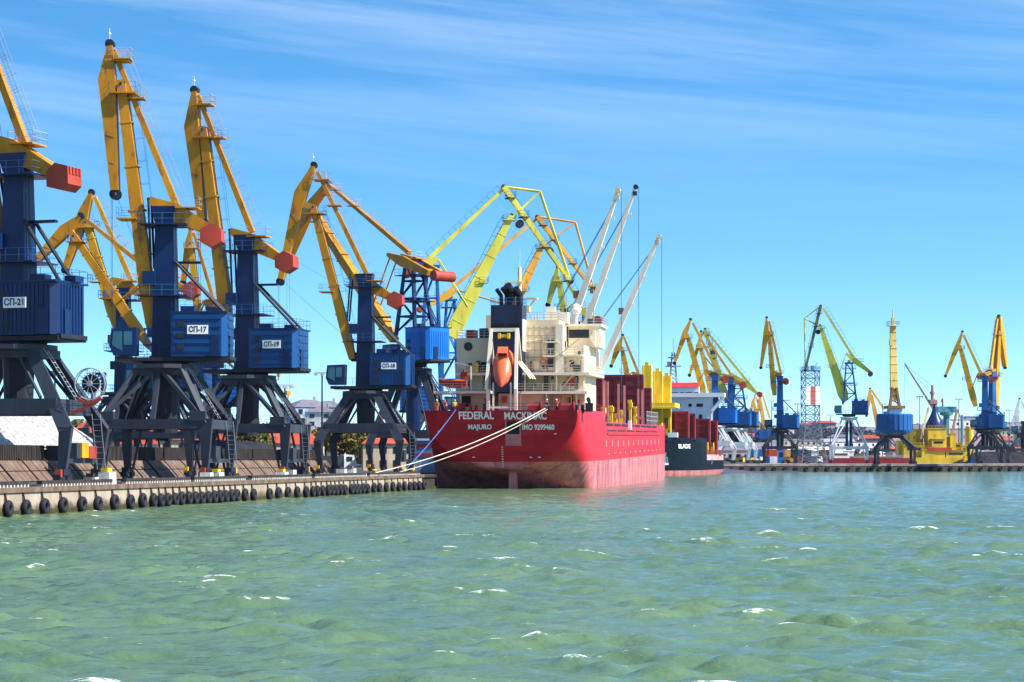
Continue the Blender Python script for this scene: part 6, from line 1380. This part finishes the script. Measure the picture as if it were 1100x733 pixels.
def floating_crane():
    B = W(1003, HY, 830); o = empty('floating_crane', (B.x, B.y, .8), .03, 'yellow floating crane vessel with a dark blue cone tower and lattice boom', 'floating crane')
    s = 830 / F
    def x(p): return (p - 1003) * s
    def z(p): return (H - (p - HY) * s) - .8
    mb = MB(); mb.prism([(x(963), 3.2), (x(965), 0), (x(1042), 0), (x(1044), 3.2), (x(1043), 4.0), (x(963), 4.0)], -7, 7); mb.build('hull', 'vessel_yellow', o)
    for i, (a, b, c, y, dp, wn) in enumerate(((965, 974, 474, 3, 5, 0), (974, 983, 467, 2, 6, 1), (983, 992, 462, 3, 5, 0), (968, 990, 479, -3, 4, 1), (994, 1014, 461, -1, 7, 0), (997, 1011, 472, -5, 3, 1), (1014, 1022, 470, 1, 6, 0), (1022, 1030, 476, 0, 6, 1), (1018, 1024, 466, -3, 3, 0), (1030, 1037, 479, -2, 5, 1), (986, 1000, 483, -5.4, 2.5, 0), (1012, 1034, 484, -5.2, 2.5, 1), (976, 980, 461, 0, 3, 0))):
        mb = MB(); mb.box((x((a + b) / 2), y, (z(c) + 4) / 2), (x(b) - x(a), dp, z(c) - 4)); mb.box((x((a + b) / 2), y, z(c) + .1), (x(b) - x(a) + .5, dp + .5, .2)); bl = mb.build('deck_block', 'vessel_yellow', o)
        mb = MB(); mb.rail([(x(a), y - dp / 2, z(c) + .2), (x(b), y - dp / 2, z(c) + .2)], 1.0, .06, 1.4, bars=2); mb.build('railing', 'vessel_yellow', bl)
        if wn:
            mb = MB(); mb.box((x((a + b) / 2), y - dp / 2 - .03, z(c) - 1.2), ((x(b) - x(a)) * .7, .1, .8)); mb.build('window_band', 'window_dark', bl)
    mb = MB(); mb.lathe([(z(0) * 0 + 3.4, z(460)), (3.4, z(457)), (2.7, z(452)), (1.4, z(445)), (.9, z(440)), (.8, z(430))], 20, Matrix.Translation((x(1003.5), -1, 0))); mb.build('cone_tower', 'cone_navy', o, smooth=True)
    mb = MB(); mb.tube((x(1001), -1, z(436)), (x(1001), -1, z(414)), .75, .5, 8); mb.box((x(1002), -1, z(432)), (2.6, 2, 1.6)); mb.tube((x(1001), -1, z(424)), (x(1001), -1, z(421)), .95, n=8); mb.build('mast', 'mast_rose', o)
    mb = MB()
    p0 = Vector((x(1010), -1, z(452))); p1 = Vector((x(971), -1, z(391)))
    for yy in (-.6, .6):
        for dz in (-.6, .6): mb.tube(p0 + Vector((0, yy, dz)), p1 + Vector((0, yy * .3, dz * .3)), .13, n=4)
    for k in range(16):
        a = p0.lerp(p1, k / 16); b = p0.lerp(p1, (k + 1) / 16); mb.tube(a + Vector((0, 0, -.5)), b + Vector((0, 0, .5)), .09, n=4); mb.tube(a + Vector((0, .5, 0)), b + Vector((0, -.5, 0)), .09, n=4)
    mb.build('lattice_boom', 'mast_rose', o)
    mb = MB(); mb.tube(p1, (x(1001), -1, z(416)), .07, n=4); mb.tube((x(984), -1, z(405)), (x(1022), -1, z(452)), .07, n=4); mb.tube(p1, (p1.x, -1, z(450)), .05, n=4); mb.build('stay_ropes', 'dark_steel', o)
    for pts, mt in ((((992, 470), (996, 432), (1003.5 - 5, 425)), 'portal_pale'),):
        mb = MB(); mb.beam((x(987), -3, z(472)), (x(995), -3, z(441)), .7, .7); mb.tube((x(995), -3, z(442)), (x(996), -3, z(438)), .5); mb.build('deck_boom', 'mast_buff', o)
    mb = MB(); mb.lathe([(1.2, z(468)), (1.2, z(447)), (2.4, z(446)), (2.6, z(443))], 14, Matrix.Translation((x(1018), 2, 0))); mb.box((x(1018), 2, z(440)), (7, 3, 2.2)); mb.build('turret', 'teal', o)
    mb = MB(); mb.tube((x(1014), 2, z(440)), (x(1014), 2, z(428)), .35); mb.beam((x(1014), 2, z(428)), (x(1012), 2, z(432)), .5, .5); mb.beam((x(1021), -2, z(468)), (x(1027), -2, z(440)), .8, .8); mb.beam((x(1027), -2, z(440)), (x(1031), -2, z(450)), .4, .4); mb.build('turret_boom', 'mast_rose', o)
    mb = MB(); mb.lathe([(1.5, 4.8), (1.5, z(459)), (1.3, z(458))], 14, Matrix.Translation((x(1039.5), -3, 0))); mb.build('funnel', 'vessel_yellow', o)
    mb = MB(); mb.tube((x(1035), 2, z(490)), (x(1035), 2, z(446)), .55); mb.build('pile', 'teal', o)
    mb = MB(); mb.box((x(1005), -6.6, z(483)), (9, .8, 1.3)); mb.build('fender_band', 'cw_red', o)
floating_crane()
def plant(px, Y, ry, mat, label):
    B = W(px, HY, Y); o = empty('wheel_loader', (B.x, B.y, ZF), ry, label, 'loader', 'loaders on the far quay')
    mb = MB(); mb.prism([(-2.2, .7), (1.2, .7), (1.2, 1.6), (.4, 1.7), (.3, 2.0), (-2.2, 2.1)], -.9, .9); mb.build('body', mat, o)
    mb = MB(); mb.prism([(-.9, 2.0), (.4, 2.0), (.2, 3.3), (-.8, 3.3)], -.75, .75); mb.build('cab', 'window_dark', o)
    for sx in (-1.5, 1.0):
        for sy in (-1, 1): mb = MB(); mb.tube((sx, sy * .8, .7), (sx, sy * 1.25, .7), .72, n=16); mb.build('wheel', 'rubber', o)
    mb = MB(); mb.beam((.8, -.5, 1.4), (2.6, -.5, .8), .2, .3); mb.beam((.8, .5, 1.4), (2.6, .5, .8), .2, .3); mb.prism([(2.5, .1), (3.5, .1), (3.6, .3), (2.9, 1.2), (2.5, 1.2)], -1.3, 1.3); mb.build('bucket', 'dark_steel', o)
plant(811, 770, .4, 'bollard_yellow', 'yellow wheel loader left of the far yellow crane portal'); plant(793, 760, 2.6, 'bollard_yellow', 'yellow wheel loader among the white portal legs'); plant(785, 765, .2, 'orange_yellow', 'orange wheel loader nearest the black ship'); plant(850, 780, 3.0, 'bollard_yellow', 'yellow wheel loader right under the far yellow crane')

# ------------------------------------------------------------------ trees
def tree(pos, h, cr, mat, label, seed, nleaf=1500, group='trees behind the near quay', bare=False):
    r = random.Random(seed); o = empty('tree', pos, r.random() * 6, label, 'tree', group)
    mb = MB(); mb.tube((0, 0, -.5), (0, 0, h * .35), .05 * h * .35 + .12, .1 * cr * .5 + .06, 7)
    tips = []
    for i in range(11):
        a = r.random() * 6.28; l = cr * r.uniform(.55, 1.0); z0 = h * r.uniform(.22, .45); e = Vector((cos(a) * l * .8, sin(a) * l * .8, z0 + (h - z0) * r.uniform(.35, .95)))
        mb.tube((0, 0, z0), e, .10 * cr * .35 + .03, .02, 5); tips.append(e)
        for k in range(3):
            f = e.lerp(Vector((0, 0, z0)), r.uniform(.1, .5)); g = f + Vector((r.uniform(-1, 1), r.uniform(-1, 1), r.uniform(0, 1))) * cr * .4; mb.tube(f, g, .03, .01, 4); tips.append(g)
    mb.tube((0, 0, h * .3), (r.uniform(-.3, .3), r.uniform(-.3, .3), h * .9), .08 * cr * .4, .02, 5); tips.append(Vector((0, 0, h * .9)))
    mb.build('trunk', 'bark', o)
    mb = MB(); s0 = cr * .085
    for i in range(nleaf):
        t = r.choice(tips); rad = cr * .34 * abs(r.gauss(0, .75)); d = Vector((r.gauss(0, 1), r.gauss(0, 1), r.gauss(0, .8))).normalized(); c = t + d * rad
        if c.z < h * .2: continue
        s = s0 * r.uniform(.6, 1.3); a = Vector((r.gauss(0, 1), r.gauss(0, 1), r.gauss(0, 1))).normalized(); b = a.orthogonal().normalized(); e = a.cross(b)
        mb.add([c + b * s, c + e * s * .6, c - b * s, c - e * s * .6 + a * s * .2], [(0, 1, 2, 3)])
    mb.build('crown', mat, o)
tr = random.Random(5)
for px, Y, h, cr, mat, lb in ((366, 420, 7.5, 4.0, 'leaf_olive', 'olive spring tree under the fourth crane, left of the middle leg'), (380, 440, 6.5, 3.5, 'leaf_green', 'darker green tree under the fourth crane behind its middle leg'), (396, 430, 8.0, 4.2, 'leaf_olive', 'olive tree framed by the right hand legs of the fourth crane'), (408, 420, 7, 3.6, 'leaf_olive', 'olive tree right of the fourth crane leg'), (350, 520, 8, 4.5, 'leaf_olive', 'pale olive tree beside the red hipped roof'),
                              (180, 420, 8, 4.2, 'leaf_green', 'green tree seen under crane 17'), (196, 430, 7, 3.8, 'leaf_bare', 'brownish bare tree under crane 17'), (150, 460, 8, 4.5, 'leaf_olive', 'olive tree left of centre under crane 17'), (262, 380, 5.5, 3.4, 'leaf_olive', 'olive tree under the right half of crane 19'), (276, 400, 6, 3.4, 'leaf_green', 'green tree under crane 19 near its right leg'), (248, 390, 5, 2.8, 'leaf_bare', 'bare brown tree under crane 19 near its left leg'), (298, 560, 10, 5, 'leaf_bare', 'bare tree on the slope right of crane 19'), (312, 600, 9, 4.5, 'leaf_olive', 'olive tree on the slope under the hilltop flats'), (366, 620, 9, 5, 'leaf_bare', 'bare tree at the right end of the hilltop flats')):
    p = W(px, HY, Y); p.z = max(ZN, gz(p.x, p.y)); tree(p, h, cr, mat, lb, int(px * 7 + Y), 1300)
# far woods: uncountable, one object of leaf clumps over the hills
def woods(name, n, px0, px1, Y0, Y1, smin, smax, mat, label, seed):
    r = random.Random(seed); mb = MB()
    for i in range(n):
        Y = r.uniform(Y0, Y1); px = r.uniform(px0, px1); x = (px - CX) / F * Y; z = gz(x, Y); s = r.uniform(smin, smax)
        for k in range(9):
            c = Vector((x + r.gauss(0, s * .4), Y + r.gauss(0, s * .4), z + s * r.uniform(.2, 1.25))); q = s * r.uniform(.25, .5)
            a = Vector((r.gauss(0, 1), r.gauss(0, 1), r.gauss(0, 1))).normalized(); b = a.orthogonal().normalized(); e = a.cross(b)
            mb.add([c + b * q, c + e * q * .8, c - b * q * .9, c - e * q * .8, c + a * q * .7, c - a * q * .6], [(0, 1, 4), (1, 2, 4), (2, 3, 4), (3, 0, 4), (1, 0, 5), (2, 1, 5), (3, 2, 5), (0, 3, 5)])
    tag(mb.build(name, mat), label, 'woods', kind='stuff')
woods('far_woods', 6500, 770, 1180, 1550, 3000, 3, 6.5, 'wood_far', 'bare brown woods covering the far hills', 3)
woods('hillside_woods', 1300, 60, 420, 560, 850, 2, 4, 'wood_left', 'olive and brown scrub covering the left hill', 4)

# ------------------------------------------------------------------ air
mb = MB(); mb.box((0, 4500, 35), (12400, 9300, 80)); hz = mb.build('haze', 'black'); tag(hz, 'thin pale sea air over the whole port', 'haze', kind='stuff')
m = bpy.data.materials.new('haze_air'); m.use_nodes = True; t = m.node_tree; t.nodes.clear()
pv = t.nodes.new('ShaderNodeVolumePrincipled'); pv.inputs['Color'].default_value = (.78, .86, 1, 1); pv.inputs['Density'].default_value = 0.000015; pv.inputs['Anisotropy'].default_value = 0.2
om = t.nodes.new('ShaderNodeOutputMaterial'); t.links.new(pv.outputs[0], om.inputs['Volume'])
hz.data.materials.clear(); hz.data.materials.append(m)

# ------------------------------------------------------------------ clutter on the far quay and behind the near one
rc = random.Random(77)
cc = [('red', 'cw_red'), ('blue', 'far_blue'), ('white', 'wall_white'), ('rust brown', 'bronze'), ('grey', 'portal_grey'), ('orange', 'orange_yellow')]
def container(px, Y, z, cn, cm, ry, where):
    B = W(px, HY, Y); o = empty('shipping_container', (B.x, B.y, z), ry, '%s shipping container %s' % (cn, where), 'container', 'shipping containers on the far quay')
    mb = MB(); mb.box((0, 0, 1.3), (6.06, 2.4, 2.55))
    for k in range(14): mb.box((-2.8 + k * .43, -1.22, 1.3), (.16, .06, 2.3))
    mb.build('shell', cm, o)
    mb = MB(); mb.box((3.05, 0, 1.3), (.06, 2.2, 2.3)); mb.build('door', cm, o)
spots = [787, 794, 803, 812, 818, 826, 851, 858, 863, 884, 889, 897, 921, 926, 934, 941, 946, 953, 960, 1047, 1052, 1090, 1096]
for i, px in enumerate(spots):
    cn, cm = rc.choice(cc); Y = rc.uniform(800, 880); container(px, Y, ZF, cn, cm, rc.uniform(-.15, .15), 'standing on the far quay ground')
    if rc.random() < .4: cn, cm = rc.choice(cc); container(px + rc.uniform(-.4, .4), Y, ZF + 2.6, cn, cm, rc.uniform(-.1, .1), 'stacked on another one on the far quay')
def lamp_mast(px, Y, z, h, label, grp):
    B = W(px, HY, Y); o = empty('lamp_mast', (B.x, B.y, z), rc.uniform(-.5, .5), label, 'lamp post', grp)
    mb = MB(); mb.tube((0, 0, 0), (0, 0, h), .22, .12, 8); mb.build('pole', 'portal_grey', o)
    mb = MB(); mb.box((0, 0, h), (2.4, .25, .25))
    for k in (-1, 0, 1): mb.box((k, -.2, h - .25), (.6, .35, .4))
    mb.build('floodlights', 'portal_pale', o)
for px, h in ((789, 20), (829, 24), (857, 22), (892, 18), (948, 22), (988, 25), (1030, 24), (1084, 20)):
    lamp_mast(px, rc.uniform(820, 940), ZF, h, 'thin grey floodlight mast standing among the distant cranes', 'floodlight masts behind the far quay')
for px, Y, h in ((59, 330, 15), (306, 330, 13), (346, 360, 16)):
    lamp_mast(px, Y, ZN, h, {59: 'thin floodlight mast behind the cable reel crane', 306: 'thin floodlight mast right of crane 19', 346: 'thin floodlight mast left of the fourth crane'}[px], 'floodlight masts behind the near quay')
def truck(px, Y, ry, cm, cn, z, where):
    B = W(px, HY, Y); o = empty('truck', (B.x, B.y, z), ry, '%s truck with open tipper body %s' % (cn, where), 'truck', 'trucks working in the port')
    mb = MB(); mb.prism([(-4, 1.0), (1.2, 1.0), (1.2, 2.6), (-4.2, 2.6)], -1.2, 1.2); mb.build('tipper_body', 'portal_grey', o)
    mb = MB(); mb.prism([(1.4, .6), (3.3, .6), (3.3, 1.7), (2.9, 2.7), (1.4, 2.8)], -1.15, 1.15); c_ = mb.build('cab', cm, o)
    mb = MB(); mb.box((3.12, 0, 2.15), (.3, 1.9, .7)); mb.box((2.2, -1.17, 2.1), (.9, .05, .7)); mb.build('window', 'window_dark', c_)
    for sx in (-3, -1.8, 2.4):
        for sy in (-1, 1): mb = MB(); mb.tube((sx, sy * .85, .5), (sx, sy * 1.2, .5), .5, n=14); mb.build('wheel', 'rubber', o)
for i, (px, Y, ry, cm, cn, z, wh_) in enumerate(((873, 790, .2, 'sign_white', 'white', ZF, 'by the foot of the lattice tower'), (903, 800, 3.0, 'cw_red', 'red', ZF, 'under the pale portal'), (806, 790, .1, 'far_blue', 'blue', ZF, 'right of the white portal legs'), (1045, 790, 3.1, 'bollard_yellow', 'yellow', ZF, 'left of the twin yellow cranes'), (358, 335, .3, 'sign_white', 'white', ZN, 'beside the black coal heap'))): truck(px, Y, ry, cm, cn, z, wh_)

for px, Y, z, ry, w_, d_, h_, wl, lb in ((205, 360, 2, .15, 10, 8, 5.2, 'wall_cream', 'two storey cream house with red roof framed by crane 17 at its right leg'), (160, 380, 2, -.2, 9, 8, 4.6, 'wall_white', 'white house with red roof under the middle of crane 17'), (122, 410, 2, .1, 11, 9, 5.4, 'wall_cream', 'cream house with red roof left of crane 17'), (243, 390, 2, -.1, 9, 8, 4.4, 'wall_rose', 'rose house with red roof under the left half of crane 19'), (283, 410, 2, .2, 10, 8, 5.0, 'wall_cream', 'cream house with red roof at the right leg of crane 19'), (322, 440, 2, .0, 9, 8, 5.0, 'wall_white', 'white house with red roof just left of the hipped roof house'), (418, 420, 2, .1, 10, 8, 5, 'wall_cream', 'cream house with red roof behind the right leg of the fourth crane')):
    b = W(px, HY, Y); b.z = z; house(b, ry, w_, d_, h_, wl, 'roof_red', lb, 3.0, 2, 4)
r_ = random.Random(31)
for i in range(16):
    px = 782 + i * 20 + r_.uniform(-6, 6); Y = r_.uniform(1500, 2100); p = W(px, HY, Y); p.z = gz(p.x, p.y) - .5; cn, cm = r_.choice([('white', 'wall_white'), ('rose', 'wall_rose'), ('blue grey', 'wall_blue'), ('cream', 'wall_cream')])
    house(p, r_.uniform(-.3, .3), r_.uniform(22, 48), 12, r_.uniform(8, 17), cm, r_.choice(['roof_grey', 'roof_red', 'wall_grey']), 'pale %s block of flats in the low town along the right horizon' % cn, 3, 4, 7, 'blocks of flats in the far town', r_.random() < .5, False, 'apartment_block', r_.random() < .5)
